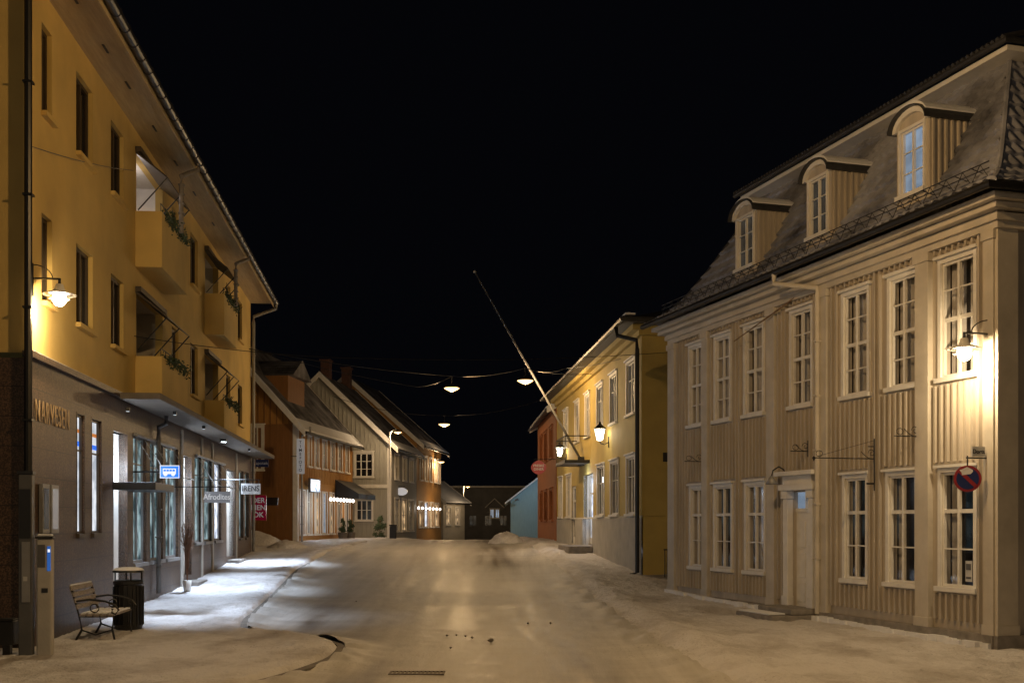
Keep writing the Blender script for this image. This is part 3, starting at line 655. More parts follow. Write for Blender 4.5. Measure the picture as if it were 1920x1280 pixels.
MB().tube([(0,0,.32),(0,0,-.12)],.014,6).tube([(0,0,-.02),(0,-.42,-.02)],.012,6).tube([(0,-.4,-.02),(0,-.4,-.12)],.008,5).build('bracket','black',t)
sp=MB().box(-.012,.012,-.33,-.12,-.0,.14).build('name_plate','signwhite',t); text('Dorts',.085,'black',sp,(.014,-.225,.07),rotz=R(90),extr=.002); 
q=R1.world(dx0+.0,.0,2.62); t=thing('gooseneck_lamp','unlit bell shaped gooseneck lamp over the beige house front door','lamp',q,R1.root.rotation_euler.z)
MB().tube([(0,-.15,.12),(0,-.2,.22),(0,-.3,.27),(0,-.42,.2),(0,-.45,.08)],.014,7).build('arm','black',t); MB().lathe((0,-.45,0),[(.02,.1),(.05,.06),(.12,-.06),(.115,-.06),(.04,.05)],16).build('shade','steel',t,smooth=True)
tag(MB().tube([R1.world(R1.S(1500),.08,6.0),W(1376,640,22.8)],[.018,.01],7).build('wooden_pole','pole'),'thin wooden pole slanting out from the beige house below the eave','pole')
# ============================================================ RIGHT YELLOW HOUSE
Yb=building('yellow_wooden_house','two storey yellow wooden house with pale plinth and two lanterns on the right','house',(2.0,50),(1.56,-19))
YL=19.064; YD=9
for a,b in ((1058,1065),(1079,1086),(1098,1106),(1120,1130),(1145,1157),(1176,1191)):
    window(Yb,Yb.S(a),Yb.S(b),4.99,6.45,cols=2,rows=(.66,),fm='white',pane='panefaint',trim=.09,depth=.06,bar=.02)
for a,b in ((1049,1055),(1063,1071),(1121,1133),(1146,1160),(1176,1191)):
    window(Yb,Yb.S(a),Yb.S(b),2.12,3.72,cols=2,rows=(.66,),fm='white',pane='pane',trim=.09,depth=.06,bar=.02)
door(Yb,Yb.S(1094),Yb.S(1112),1.05,3.6,'white','lit_white',rec=.3,label='lit doorway')
door(Yb,Yb.S(1072),Yb.S(1080),1.05,3.3,'white','pane',rec=.1)
mb=MB(); wallmesh(mb,0,YL,2.04,7.25,Yb.ops)
for x in (0,YL): mb.poly((x,0,2.04),(x,YD,2.04),(x,YD,7.25),(x,0,7.25))
mb.build('wall','yellow2',Yb.root)
mb=MB(); wallmesh(mb,-.02,YL+.03,-.2,2.0,Yb.ops,y=-.04)
mb.poly((-.02,-.04,2.0),(YL+.03,-.04,2.0),(YL+.03,.0,2.06),(-.02,.0,2.06)); mb.build('plinth','stucco',Yb.root)
E2=Yb.end(YL,YD,False); mb=MB(); mb.box(.0,YD,-.04,0,-.2,2.03); mb.build('end_plinth','yellow2',Yb.root,Matrix.Translation((.002,0,0))@E2.M)
mb=MB(); mb.box(-.1,YL+.1,-.12,0,6.95,7.1).box(-.1,YL+.14,-.3,0,7.1,7.25); mb.box(YL+.0,YL+.12,0.0,YD,6.95,7.2); mb.build('cornice','yellow2',Yb.root)
for x0,x1 in ((-.02,.16),(YL-.2,YL+.02)): MB().box(x0,x1,-.03,0,2.06,6.95).build('corner_board','yellow2',Yb.root)
rf=MB(); e=.6; rr=[(-e,-e),(YL+e,-e),(YL+e,YD+e),(-e,YD+e)]; ri=[(4,YD/2),(YL-4,YD/2)]
A=[(x,y,7.32) for x,y in rr]; B=[(x,y,9.0) for x,y in ri]
rf.poly(A[0],A[1],B[1],B[0]); rf.poly(A[1],A[2],B[1]); rf.poly(A[2],A[3],B[0],B[1]); rf.poly(A[3],A[0],B[0]); rf.poly(*[(x,y,7.25) for x,y in rr])
for i in range(4): p,q=A[i],A[(i+1)%4]; rf.poly(p,q,(q[0],q[1],7.25),(p[0],p[1],7.25))
rf.build('roof','tilecap',Yb.root)
MB().tube([(-.6,-.66,7.3),(YL+.62,-.66,7.3),(YL+.66,2.5,7.3)],.07,8).build('gutter','dark',Yb.root)
MB().box(-.55,YL+.55,-.58,-.3,7.42,7.47).build('eave_snow','snow',Yb.root)
mb=MB(); x=YL-.15; mb.tube([(x-.3,-.66,7.25),(x-.2,-.64,7.0),(x,-.14,6.85),(x,-.12,6.6),(x,-.12,.5),(x-.05,-.3,.42)],.06,10); mb.build('downpipe','black',Yb.root)
tmp=E2.Z(1248,855); MB().box(E2.S(1243),E2.S(1252),-.02,.0,tmp-.15,tmp+.1).build('wall_vent','dark',Yb.root,E2.M)
bx0,bx1=Yb.S(1086),Yb.S(1106); mb=MB(); mb.box(bx0,bx1,-.9,-.01,3.98,4.1)
for k in range(9): xx=bx0+(bx1-bx0)*k/8; mb.tube([(xx,-.88,4.1),(xx,-.88,4.95)],.014,5)
mb.tube([(bx0,-.0,4.95),(bx0,-.88,4.95),(bx1,-.88,4.95),(bx1,0,4.95)],.022,6); mb.build('balcony','dark',Yb.root)
MB().box(Yb.S(1092),Yb.S(1114),-.9,-.05,.8,1.04).build('entrance_step','stone',Yb.root,bevel=.01)
light('POINT',(Yb.S(1103),-.35,3.4),30,(.85,.92,1),Yb.root,.1,name='doorway_light')
fp=Yb.world(Yb.S(1097),.15,4.15); tip=Vector((-1.37,41.7,11.05)); t=thing('flagpole','long bare grey flagpole slanting up over the street from the yellow wooden house','flagpole',fp); dd=tip-fp
MB().tube([(0,0,0),dd*.5,dd],[.05,.042,.028],10).build('pole','steel',t,smooth=True); MB().lathe(dd,[(.001,.06),(.05,.02),(.05,-.02),(.001,-.05)],10).build('finial','white',t,smooth=True); MB().box(-.12,.12,-.08,.08,-.2,.12).build('socket','dark',t)
for px,py,lab in ((1131,812,'right of two glowing lanterns on the yellow wooden house'),(1052,845,'left of two glowing lanterns on the yellow wooden house')):
    x=Yb.S(px+11); Yy=Yb.Y(px+11); z=EZ+(HY-py)/F*Yy; pos=Yb.world(x,.30,z); t=thing('wall_lantern',lab,'lantern',pos,Yb.root.rotation_euler.z)
    MB().lathe((0,0,0),[(.001,-.24),(.10,-.22),(.17,.12),(.17,.13)],6).build('glass','bulb_w',t); MB().lathe((0,0,0),[(.22,.13),(.2,.17),(.07,.27),(.03,.36),(.001,.38)],6).build('cap','black',t)
    mb=MB(); 
    for k in range(6): a=math.pi/3*k; mb.tube([(.105*math.cos(a),.105*math.sin(a),-.22),(.178*math.cos(a),.178*math.sin(a),.13)],.012,4)
    mb.tube([(0,0,-.22),(0,.02,-.32),(0,.15,-.36),(0,.29,-.28)],.018,6); mb.tube([(0,.29,-.45),(0,.29,-.1)],.025,6); mb.build('bracket','black',t)
    light('POINT',(0,-.25,-.02),26,(1,.80,.5),t,.15)
q=W(1010,876,49.5); t=thing('hanging_shop_sign','rounded red shop sign with white letters hung from the far red house','sign',q); 
mb=MB(); mb.prism([(.30*math.cos(a)*(1+.12*math.cos(2*a)),.30*math.sin(a)) for a in [2*math.pi*k/26 for k in range(26)]],0,.05); mb.build('board','signred',t); text('FRESKE\nDINER',.15,'signwhite',t,(0,-.01,0)); MB().tube([(-.2,.02,.36),(.75,.02,.36)],.015,6).tube([(-.2,.02,.36),(-.2,.02,.25)],.01,5).build('bracket','black',t)
t=thing('iron_gate','low black iron gate between the beige and yellow houses','gate',(W(1255,0,30).x,30,.2))
mb=MB(); 
for k in range(5): mb.tube([(-.12+.07*k,0,0),(-.12+.07*k,0,.95)],.012,5)
mb.tube([(-.15,0,.95),(.2,0,.95)],.018,5).tube([(-.15,0,.15),(.2,0,.15)],.018,5); mb.build('bars','black',t)
# ============================================================ FAR RIGHT
Rb=building('red_wooden_house','tall red orange wooden house at the far end of the right side','house',(1.4,62),(.57,-11))
rl=11.0
for a,b in ((1013,1017),(1021,1026),(1031,1037)):
    window(Rb,Rb.S(a),Rb.S(b),4.9,6.3,fm='red',trim=.08); window(Rb,Rb.S(a),Rb.S(b),2.0,3.4,fm='red',trim=.08,pane='pane')
mb=MB(); wallmesh(mb,0,rl,-1,7.1,Rb.ops); shell(mb,rl,8,-1,7.1,9.2); mb.build('wall','red',Rb.root); gable_roof(Rb,rl,8,7.1,9.2,ov=.4,ox=.2)
Bb=building('pale_blue_house','small pale blue house with snowy gable roof past the road crest','house',(-.1,80),(1,.0)); bl=4.8
window(Bb,3.2,3.8,1.7,2.7,fm='white',trim=.07)
mb=MB(); wallmesh(mb,0,bl,-2,3.45,Bb.ops); mb.poly((0,0,3.45),(bl,0,3.45),(bl/2,0,5.3)); mb.poly((0,8,3.45),(bl,8,3.45),(bl/2,8,5.3))
for x in (0,bl): mb.poly((x,0,-2),(x,8,-2),(x,8,3.45),(x,0,3.45))
battens(mb,.05,bl,-1,3.4,[(a-.1,b+.1,c-.1,d+.1) for a,b,c,d in Bb.ops],.25,.05,.02); mb.build('wall','blue',Bb.root)
r=MB(); q_=lambda u,dz,s:((bl/2-s*u),5.3-u*(1.85/2.4)+dz)
r.prism([q_(2.8,.02,1),q_(0,.02,1),q_(2.8,.02,-1),q_(2.8,.14,-1),q_(0,.14,1),q_(2.8,.14,1)],-.3,8.3)
r.build('roof','snow',Bb.root); light('POINT',(1.5,-3,4.6),75,(.6,.82,1),Bb.root,.2,name='house_light')
t=thing('street_lamp','small street lamp on the pale blue house front','lamp',(.35,79.3,3.2))
MB().tube([(0,.68,.3),(0,.1,.35)],.03,6).build('arm','dark',t); MB().lathe((0,0,.25),[(.001,.12),(.16,.0),(.15,-.02),(.001,-.05)],12).build('shade','steel',t)
fb=building('long_dark_building','long low dark building with snowy flat roof closing the street','building',(-9.5,112),(1,0)); fl=20
for a,b in ((919,926),(929,936)): window(fb,W(a,0,112).x+9.5,W(b,0,112).x+9.5,2.35,3.2,fm='white',pane='lit_blue',trim=.04,rows=())
for k in range(12): 
    if k not in (7,8): window(fb,.8+k*1.5,1.5+k*1.5,3.5 if k>8 else 1.6,4.4 if k>8 else 2.6,fm='post',trim=0,pane='panefaint')
mb=MB(); wallmesh(mb,0,fl,-4,5.3,fb.ops); shell(mb,fl,10,-4,5.3); mb.build('wall','darkwall',fb.root); MB().box(-.3,fl+.3,-.4,10.3,5.32,5.5).build('roof','stucco',fb.root)
cx=W(927.5,0,112).x+9.5; mb=MB(); mb.prism([(cx-1.0,3.35),(cx,4.3),(cx+1.0,3.35),(cx+.9,3.33),(cx,4.18),(cx-.9,3.33)],-.3,-.01); mb.build('gable_trim','stucco',fb.root)
# ============================================================ FAR LEFT HOUSES
O1=building('orange_shop_house','orange brown wooden shop house with snowy gable and lit windows beyond the yellow block','house',(-9.45,50),(.106,1)); ol=O1.S(661); od=7.2
for a,b in ((577,583),(590,597),(605,612),(620,627),(634,641),(648,654)): window(O1,O1.S(a),O1.S(b),4.45,5.75,fm='white',trim=.09,rows=(.5,),pane='pane' if a!=605 else 'panefaint')
for a,b,pn in ((562,571,'lit_white'),(575,584,'panefaint'),(590,600,'lit_warm'),(604,613,'lit_blue'),(618,626,'lit_warm'),(632,640,'pane'),(646,656,'panefaint')): window(O1,O1.S(a),O1.S(b),1.35,3.3,fm='white',trim=.06,rows=(.75,),pane=pn,hat=False)
mb=MB(); wallmesh(mb,0,ol,0,6.25,O1.ops); shell(mb,ol,od,0,6.25,10.2); battens(mb,.1,ol,3.7,6.2,[(a-.1,b+.1,c-.1,d+.15) for a,b,c,d in O1.ops],.28,.05,.02); mb.build('wall','orange',O1.root)
gable_roof(O1,ol,od,6.25,10.2,ov=.45,ox=.35)
E3=O1.end(0,od,True); eb=MB(); 
for k in range(26):
    x=k*.28+.1; h=6.25+(3.95)*(1-abs(x-od/2)/(od/2)); eb.box(x,x+.05,-.02,.0,.3,h-.1)
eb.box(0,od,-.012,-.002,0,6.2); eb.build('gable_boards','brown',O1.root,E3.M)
e3=Fac(O1.root,E3.p,E3.d,E3.M@Matrix.Translation((0,-.02,0))); window(e3,e3.S(474),e3.S(492),e3.Z(480,880),e3.Z(480,800),fm='white',trim=.1,pane='pane',depth=.014,label='white framed gable window')
mb=MB(); mb.box(-.03,.18,-.04,-.0,.3,6.2); mb.box(-.04,0,-.04,.18,.3,6.2); mb.build('corner_board','white',O1.root)
MB().box(1.6,4.2,.9,2.6,7.0,8.6).build('dormer','brown',O1.root); MB().prism([(1.4,8.55),(4.4,8.55),(2.9,9.4)],.6,3.2).build('dormer_roof','roof',O1.root)
dpipe(O1,.35,.5,6.1,.12,5.7,1.0,'steel',.05)
mb=MB(); x0,x1=O1.S(628),O1.S(662); mb.prism([(-.02,4.0),(-1.2,3.3),(-1.2,3.05),(-.02,3.1)],x0,x1,'x'); mb.build('awning','black',O1.root)
x0=O1.S(580,.3); t=thing('lit_display_sign','glowing blue white display sign on the orange shop house beside the tall white sign','sign',O1.world(x0,.3,O1.Z(588,910,.3)),O1.root.rotation_euler.z)
MB().box(0,1.6,-.05,.05,-.32,.32).build('box','post',t,bevel=.01); MB().box(.05,1.55,-.06,-.051,-.27,.27).build('panel','lit_white',t); MB().tube([(.8,.05,.0),(.8,.3,.0)],.03,5).build('bracket','black',t)
def stringlights(label,f,px0,px1,py,n,o,m='bulb_s'):
    x0,x1=f.S(px0,o),f.S(px1,o); z=f.Z((px0+px1)/2,py,o); t=thing('light_string',label,'lights',f.world(x0,o,z),f.root.rotation_euler.z); MB().tube([(0,0,.1),(x1-x0,0,.1)],.01,5).build('cable','dark',t)
    for k in range(n): MB().lathe(((x1-x0)*k/(n-1),0,0),[(.001,.09),(.06,.035),(.06,-.035),(.001,-.09)],8).build('bulb',m,t)
stringlights('row of bright bulbs under the black awning of the orange shop house',O1,620,662,937,8,1.15)
light('POINT',(O1.S(640),-1.3,2.6),60,(1,.76,.55),O1.root,.3,name='shop_light')
light('POINT',(O1.S(575),-.9,2.6),45,(.8,.9,1),O1.root,.3,name='shop_light')
def chimney(parent,x,y,z0,z1):
    mb=MB(); mb.box(x-.28,x+.28,y-.25,y+.25,z0,z1).box(x-.34,x+.34,y-.31,y+.31,z1,z1+.1); return mb.build('chimney','brick',parent)
O2=building('grey_gable_house','grey boarded house with its snowy gable end facing down the street','house',(-6.6,62),(.1,1)); o2l=O2.S(781); o2d=7.8
for a,b in ((740,747),(755,762),(768,774)): window(O2,O2.S(a),O2.S(b),4.3,5.6,fm='white')
for a in (740,753,766): window(O2,O2.S(a),O2.S(a+9),1.4,3.2,fm='white',pane='panefaint' if a!=753 else 'lit_warm',hat=False)
E=O2.end(0,o2d,True); e4=Fac(O2.root,E.p,E.d,E.M)
window(e4,e4.S(666),e4.S(698),4.38,5.65,fm='white',cols=3,rows=(.33,.66),trim=.09,pane='pane'); window(e4,e4.S(668),e4.S(697),2.0,3.1,fm='white',cols=3,rows=(.5,),trim=.09,pane='panefaint')
mb=MB(); wallmesh(mb,0,o2l,0,6.2,O2.ops); mb.poly((o2l,0,0),(o2l,o2d,0),(o2l,o2d,6.2),(o2l,o2d/2,9.9),(o2l,0,6.2)); mb.build('wall','grey',O2.root)
mb=MB(); wallmesh(mb,0,o2d,0,6.2,e4.ops); mb.poly((0,0,6.2),(o2d,0,6.2),(o2d/2,0,9.9))
segs=[(a-.1,b+.1,c-.1,d+.15) for a,b,c,d in e4.ops]; battens(mb,.1,o2d-.1,.4,6.2,segs,.24,.05,.025)
for k in range(32):
    x=.1+k*.24; h=6.2+3.7*(1-abs(x-o2d/2)/(o2d/2)); mb.box(x,x+.05,-.025,0,6.21,max(6.22,h-.1))
mb.build('gable_wall','grey',O2.root,E.M)
mb=MB(); mb.box(o2d-.2,o2d+.03,-.035,0,.3,6.2).box(0,o2d,-.05,0,3.75,3.95); mb.build('corner_board','white',O2.root,E.M)
gable_roof(O2,o2l,o2d,6.2,9.9,ov=.45,ox=.4); chimney(O2.root,1.5,o2d/2+.1,9.3,10.9); chimney(O2.root,6.2,o2d/2+.1,9.3,11.1)
O3=building('far_orange_house','orange wooden house with snowy roof and lit ground floor in the left distance','house',(-5.95,71),(.12,1)); o3l=O3.S(827); o3d=9
for a in (787,796,805,814,821): window(O3,O3.S(a),O3.S(a+4.5),4.6,6.1,fm='white',trim=.07,pane='pane' if a!=796 else 'lit_warm')
for a in (785,795,805,815): window(O3,O3.S(a),O3.S(a+7),1.6,3.2,fm='white',trim=.05,pane='lit_white' if a in(795,) else 'lit_warm',hat=False)
mb=MB(); wallmesh(mb,0,o3l,-1,7.0,O3.ops); shell(mb,o3l,o3d,-1,7.0,11.0); mb.build('wall','orange',O3.root); gable_roof(O3,o3l,o3d,7.0,11.0,ov=.5,ox=.3)
stringlights('row of bright bulbs along the far orange house front',O3,785,825,953,7,.5)
light('POINT',(O3.S(805),-1.3,2.8),70,(1,.68,.36),O3.root,.3,name='shop_light')
light('POINT',(O3.S(805),-2.0,7.2),50,(1,.66,.34),O3.root,.3,name='eave_light')
O4=building('small_white_house','small pale house with thick snow on its low roof in the left distance','house',(-5.2,86),(.45,1)); window(O4,.5,1.2,1.7,3.0,fm='white',pane='lit_warm'); window(O4,2.0,2.7,1.7,3.0,fm='white',pane='lit_warm')
mb=MB(); wallmesh(mb,0,3.6,-2,3.6,O4.ops); shell(mb,3.6,4,-2,3.6,5.0); mb.build('wall','trim',O4.root); gable_roof(O4,3.6,4,3.6,5.0,mat='snow',ov=.4,snow=False)
light('POINT',(1.8,-1.6,3.4),60,(1,.7,.4),O4.root,.3,name='house_light')
q=W(827,866,77); t=thing('wall_lamp','small glowing lamp on the far orange house corner','lamp',q); MB().lathe((0,0,0),[(.001,-.08),(.2,-.02),(.2,.02),(.001,.06)],12).build('glass','bulb_o',t); MB().lathe((0,0,.05),[(.25,-.03),(.1,.08),(.001,.12)],12).build('shade','dark',t); MB().tube([(0,0,.12),(-.4,.3,.15)],.03,5).build('arm','dark',t); light('POINT',(0,-.1,-.25),120,(1,.68,.36),t,.1)
def postlamp(label,px,pyh,Y,base,dxh,power,cat='street lamp'):
    b=W(px,0,Y); zt=EZ+(HY-pyh)/F*Y; t=thing('street_lamp_post',label,cat,(b.x,Y,base)); h=zt-base
    MB().tube([(0,0,0),(0,0,1.0),(0,0,1.01),(0,0,h)],[.09,.08,.06,.045],10).tube([(0,0,h),(dxh*.5,0,h+.12),(dxh,0,h+.1)],.03,7).build('pole','white',t)
    MB().lathe((dxh,0,h),[(.001,.14),(.1,.12),(.26,.02),(.25,0),(.001,.05)],14).build('shade','dark',t); MB().lathe((dxh,0,h),[(.2,.01),(.15,-.05),(.001,-.08)],14).build('glass','bulb_o',t)
    if power: light('POINT',(dxh,0,h-.2),power,(1,.70,.4),t,.1)
postlamp('pale street lamp post before the grey gable house',731,810,60,.95,.42,170)
postlamp('distant lit street lamp post past the crest',869,912,104,-1,.4,220)
# ============================================================ signs on the left
def hang_sign(name,label,px0,px1,py0,py1,Y,mat,body,tm,size,wall_x,rz=0,th=.05,top=True,font_sx=1,cat='sign'):
    a=W(px0,py1,Y); b=W(px1,py0,Y); c=(a+b)/2; w=(b.x-a.x)/2; h=(b.z-a.z)/2; t=thing(name,label,cat,c,rz)
    bo=MB().box(-w,w,0,th,-h,h).build('board',mat,t,bevel=.006)
    if body: text(body,size,tm,bo,(0,-.012,0),extr=.004,sx=font_sx)
    k=wall_x-c.x; mb=MB()
    if top:
        mb.tube([(k,th/2,h+.1),(w if k<0 else -w,th/2,h+.1)],.013,6); mb.tube([(-w*.8,th/2,h),(-w*.8,th/2,h+.1)],.008,5); mb.tube([(w*.8,th/2,h),(w*.8,th/2,h+.1)],.008,5)
        s=-1 if k<0 else 1; mb.tube([(k-s*.03-.16*s*math.sin(q*.35)*(1-q/16),th/2,h+.12+.14*(1-math.cos(q*.55))*.5) for q in range(12)],.008,5)
    else: mb.tube([(k,th/2,0),(w if k<0 else -w,th/2,0)],.018,6)
    mb.build('bracket','black',t); return t,w,h
XL=lambda Y:-5.25-.1008*Y
t,w,h=hang_sign('bus_stop_sign','lit blue bus stop sign with white bus symbol on the yellow block',300,336,872,896,22.5,'signblue',None,None,0,XL(22.5),top=False)
mb=MB(); mb.box(-w*.68,w*.68,-.012,-.006,-h*.35,h*.5); mb.build('bus_body','signlit',t)
for k in range(4): MB().box(-w*.6+k*w*.31,-w*.6+k*w*.31+w*.24,-.018,-.013,h*.05,h*.36).build('bus_window','signblue',t)
for s in (-.4,.4): MB().prism([(s*w+.04*math.cos(k*.6),-h*.38+.04*math.sin(k*.6)) for k in range(10)],-.022,-.008).build('bus_wheel','signlit',t)
mb=MB(); mb.box(-w,w,-.005,-.001,-h,-h*.88).box(-w,w,-.005,-.001,h*.88,h).box(-w,-w*.94,-.005,-.001,-h*.88,h*.88).box(w*.94,w,-.005,-.001,-h*.88,h*.88); mb.build('sign_border','signlit',t)
hang_sign('hanging_shop_sign','long grey hanging shop sign with slim white lettering on curled bracket',383,431,921,942,24.5,'signgrey','Afrodites','signsoft',.17,XL(24.5),font_sx=.9)
hang_sign('hanging_shop_sign','white shop sign with bold black capitals near the end of the yellow block',452,488,906,926,30,'signdim','IRENS','black',.2,XL(30),font_sx=.9)
hang_sign('projecting_sign','small navy sign with pale lettering at the far corner of the yellow block',479,503,861,875,41.5,'signnavy','apotek','signwhite',.16,XL(40.5),top=False)
hang_sign('shop_banner','crimson banner with white capitals on the brown gable wall',470,499,928,975,44.5,'signpink','DER\nMEN\nOK',  'signdim',.28,-10.9,top=False)
hang_sign('shop_banner','small black sign next to the crimson banner',499,521,932,947,46,'black',None,'signwhite',.16,-10.9,top=False)
hang_sign('vertical_shop_sign','tall white vertical photo shop sign with stacked black letters',556,571,822,888,48.6,'signdim','T\nI\nM\nE\nF\nO\nT\nO','black',.17,W(545,0,48.6).x,top=False)
t=thing('round_hanging_sign','round pale sign hung on the grey gable house street front','sign',W(753,921,64)); mb=MB(); mb.prism([(.33*math.cos(k*.3),.22*math.sin(k*.3)) for k in range(21)],0,.05); mb.build('board','signsoft',t); MB().tube([(-.5,.02,.3),(.2,.02,.3)],.015,5).tube([(0,.02,.2),(0,.02,.3)],.01,5).build('bracket','black',t)
def spot(label,x,o,z,power,tilt=20,col=(.66,.80,1),ang=64,bl=1.0,lens='lens_dim',s=.035):
    p=L.world(x,o,z); t=thing('canopy_or_added_spot',label,'spotlight',p,L.root.rotation_euler.z)
    MB().box(-s,s,-s,s,.0,.07).build('housing','dark',t,bevel=.005); MB().box(-s*.7,s*.7,-s*.7,s*.7,-.01,-.002).build('lens',lens,t)
    light('SPOT',(0,0,-.04),power,col,t,.12,rot=(R(-tilt),0,0),angle=ang,blend=bl)
ords=('added to cast a light pool, first','added to cast a light pool, second','added to cast a light pool, third','fourth','added to cast a light pool, fifth')
for i,(px,pw,tl,an) in enumerate(((208,1100,20,74),(262,700,4,70),(325,1500,5,74),(368,900,4,70),(424,2000,6,72))):  # the big one is a real fixture; the rest are added for pavement pools
    big=i==3; spot('small square spotlight under the shop canopy, %s from the street corner'%ords[i],L.S(px),.30 if i==0 else .70,3.9 if i==0 else (3.97 if big else 4.06),pw,tl,ang=an,lens='bulb_c' if big else 'lens_dim',s=.08 if big else .035)
# ============================================================ street furniture
def gz(x,y): return prof(y)+.08
bp=L.world(1.38,.74,0); t=thing('park_bench','snow dusted slatted bench with cast iron ends against the granite wall','bench',(bp.x,bp.y,gz(0,16.8)-.03),L.root.rotation_euler.z); t.scale=(.92,.92,.92)
seat=MB(); hl=.6
for k in range(5): seat.box(-hl-.06,hl+.06,-.28+k*.11,-.28+k*.11+.085,.42,.45)
seat.build('seat','wood',t,bevel=.006)
bk=MB()
for k in range(4): z=.54+k*.1; yy=.27+k*.03; bk.prism([(yy,z),(yy+.025,z),(yy+.045,z+.07),(yy+.02,z+.07)],-hl-.06,hl+.06,'x')
bk.build('backrest','wood',t)
sn=MB()
for k in range(5): sn.box(-hl,hl,-.275+k*.11,-.275+k*.11+.075,.452,.475)
sn.box(-hl,hl,.375,.41,.912,.935)
sn.build('snow_layer','snow',t,bevel=.008)
for sx in (-hl,hl):
    lg=MB(); lg.tube([(sx,-.3,0),(sx,-.26,.2),(sx,-.28,.42),(sx,.26,.42),(sx,.38,.86)],.02,7); lg.tube([(sx,.26,.42),(sx,.22,.2),(sx,.33,0)],.02,7); lg.tube([(sx,-.27,.2),(sx,0,.12),(sx,.23,.2)],.013,6)
    lg.tube([(sx,.32,.66),(sx,.1,.69),(sx,-.15,.66),(sx,-.3,.6),(sx,-.36,.52),(sx,-.31,.45),(sx,-.25,.48),(sx,-.26,.54)],.018,7); lg.tube([(sx,.02+.07*math.cos(k*.7),.55+.07*math.sin(k*.7)) for k in range(10)],.01,5); lg.build('leg','black',t)
bx=W(241,0,18.6).x; t=thing('litter_bin','round black litter bin capped with snow beside the bench','bin',(bx,18.6,gz(0,18.6)-.03)); t.scale=(1.05,1.05,1.04)
MB().lathe((0,0,0),[(.19,0),(.2,.03),(.215,.1),(.215,.72),(.23,.74),(.23,.78),(.2,.8),(.001,.8)],24).build('body','black',t,smooth=False)
mb=MB()
for k in range(20): a=2*math.pi*k/20; mb.tube([(.222*math.cos(a),.222*math.sin(a),.1),(.222*math.cos(a),.222*math.sin(a),.7)],.01,4)
mb.build('ribs','black',t); mb=MB()
for k in range(4): a=math.pi/2*k+.5; mb.tube([(.2*math.cos(a),.2*math.sin(a),.78),(.2*math.cos(a),.2*math.sin(a),.93)],.013,5)
mb.lathe((0,0,0),[(.24,.92),(.23,.95),(.001,.98),(.001,.92),(.24,.92)],24); mb.build('lid','black',t); MB().lathe((0,0,0),[(.235,.955),(.2,.985),(.1,1.0),(.001,1.005)],20).build('snow_cap','snow',t,smooth=True)
tx=W(85,0,15.3).x; t=thing('ticket_machine','slim pale parking ticket machine with narrow blue label at the left corner','ticket machine',(tx,15.3,.06),R(12))
MB().box(-.10,.10,-.09,.09,0,1.58).build('body','stucco',t,bevel=.025); MB().box(.04,.085,-.096,-.09,1.15,1.48).build('label_plate','labelblue',t); MB().box(.048,.077,-.1,-.096,1.4,1.44).build('label_symbol','signlit',t); MB().box(-.08,.015,-.096,-.09,1.2,1.5).build('control_panel','post',t); MB().box(-.03,.05,-.098,-.09,.86,.92).build('coin_slot','black',t); MB().box(-.112,.112,-.105,.105,1.582,1.61).build('cap','dark',t,bevel=.01); MB().box(-.09,.09,-.08,.08,1.612,1.64).build('snow_cap','snow',t,bevel=.012)
tx=W(50,0,15.2).x; t=thing('grey_service_post','tall narrow grey service post beside the ticket machine','post',(tx,15.2,.0),R(10))
MB().box(-.085,.085,-.08,.08,0,2.5).build('column','post',t,bevel=.01); MB().box(-.07,.07,-.09,-.08,1.65,2.3).build('screen','black',t); MB().box(-.04,.06,-.095,-.08,.8,1.6).build('panel','steel',t); MB().box(-.02,.03,-.1,-.095,1.08,1.14).build('symbol','signwhite',t); MB().box(-.1,.1,-.09,.09,2.502,2.54).build('cap','black',t)
tx=W(14,0,15.2).x; t=thing('cable_cabinet','low black cabinet on a leg at the bottom left edge','cabinet',(tx,15.2,.05)); MB().box(-.11,.11,-.1,.1,.18,.5).build('box','black',t,bevel=.01); MB().box(-.05,.05,-.04,.04,0,.18).build('leg','black',t); MB().box(-.12,.12,-.11,.11,.502,.53).build('lid','dark',t,bevel=.008)
def twigplanter(label,x,y,h,n,r=.10):
    t=thing('twig_planter',label,'planter',(x,y,gz(x,y))); MB().lathe((0,0,0),[(.001,0),(r*.75,0),(r,.26),(r*.9,.26),(r*.85,.22),(.001,.22)],16).build('pot','white',t,smooth=True)
    mb=MB(); random.seed(int(x*10))
    for k in range(n):
        a=random.random()*6.28; s=random.random()*.16; p=Vector((0,0,.22)); q=p+Vector((math.cos(a)*s*.4,math.sin(a)*s*.4,h*.5)); e=p+Vector((math.cos(a)*s+random.gauss(0,.03),math.sin(a)*s,h*(.7+.3*random.random()))); mb.tube([p,q,e],[.009,.007,.004],4)
        for j in range(4): b=q.lerp(e,random.random()); mb.tube([b,b+Vector((random.gauss(0,.07),random.gauss(0,.07),.12))],[.005,.003],3)
    mb.build('twigs','twig',t)
q=L.world(L.S(316),.42,0); twigplanter('tall bundle of bare twigs in a pale pot by the shop door',q.x,q.y,1.35,46)
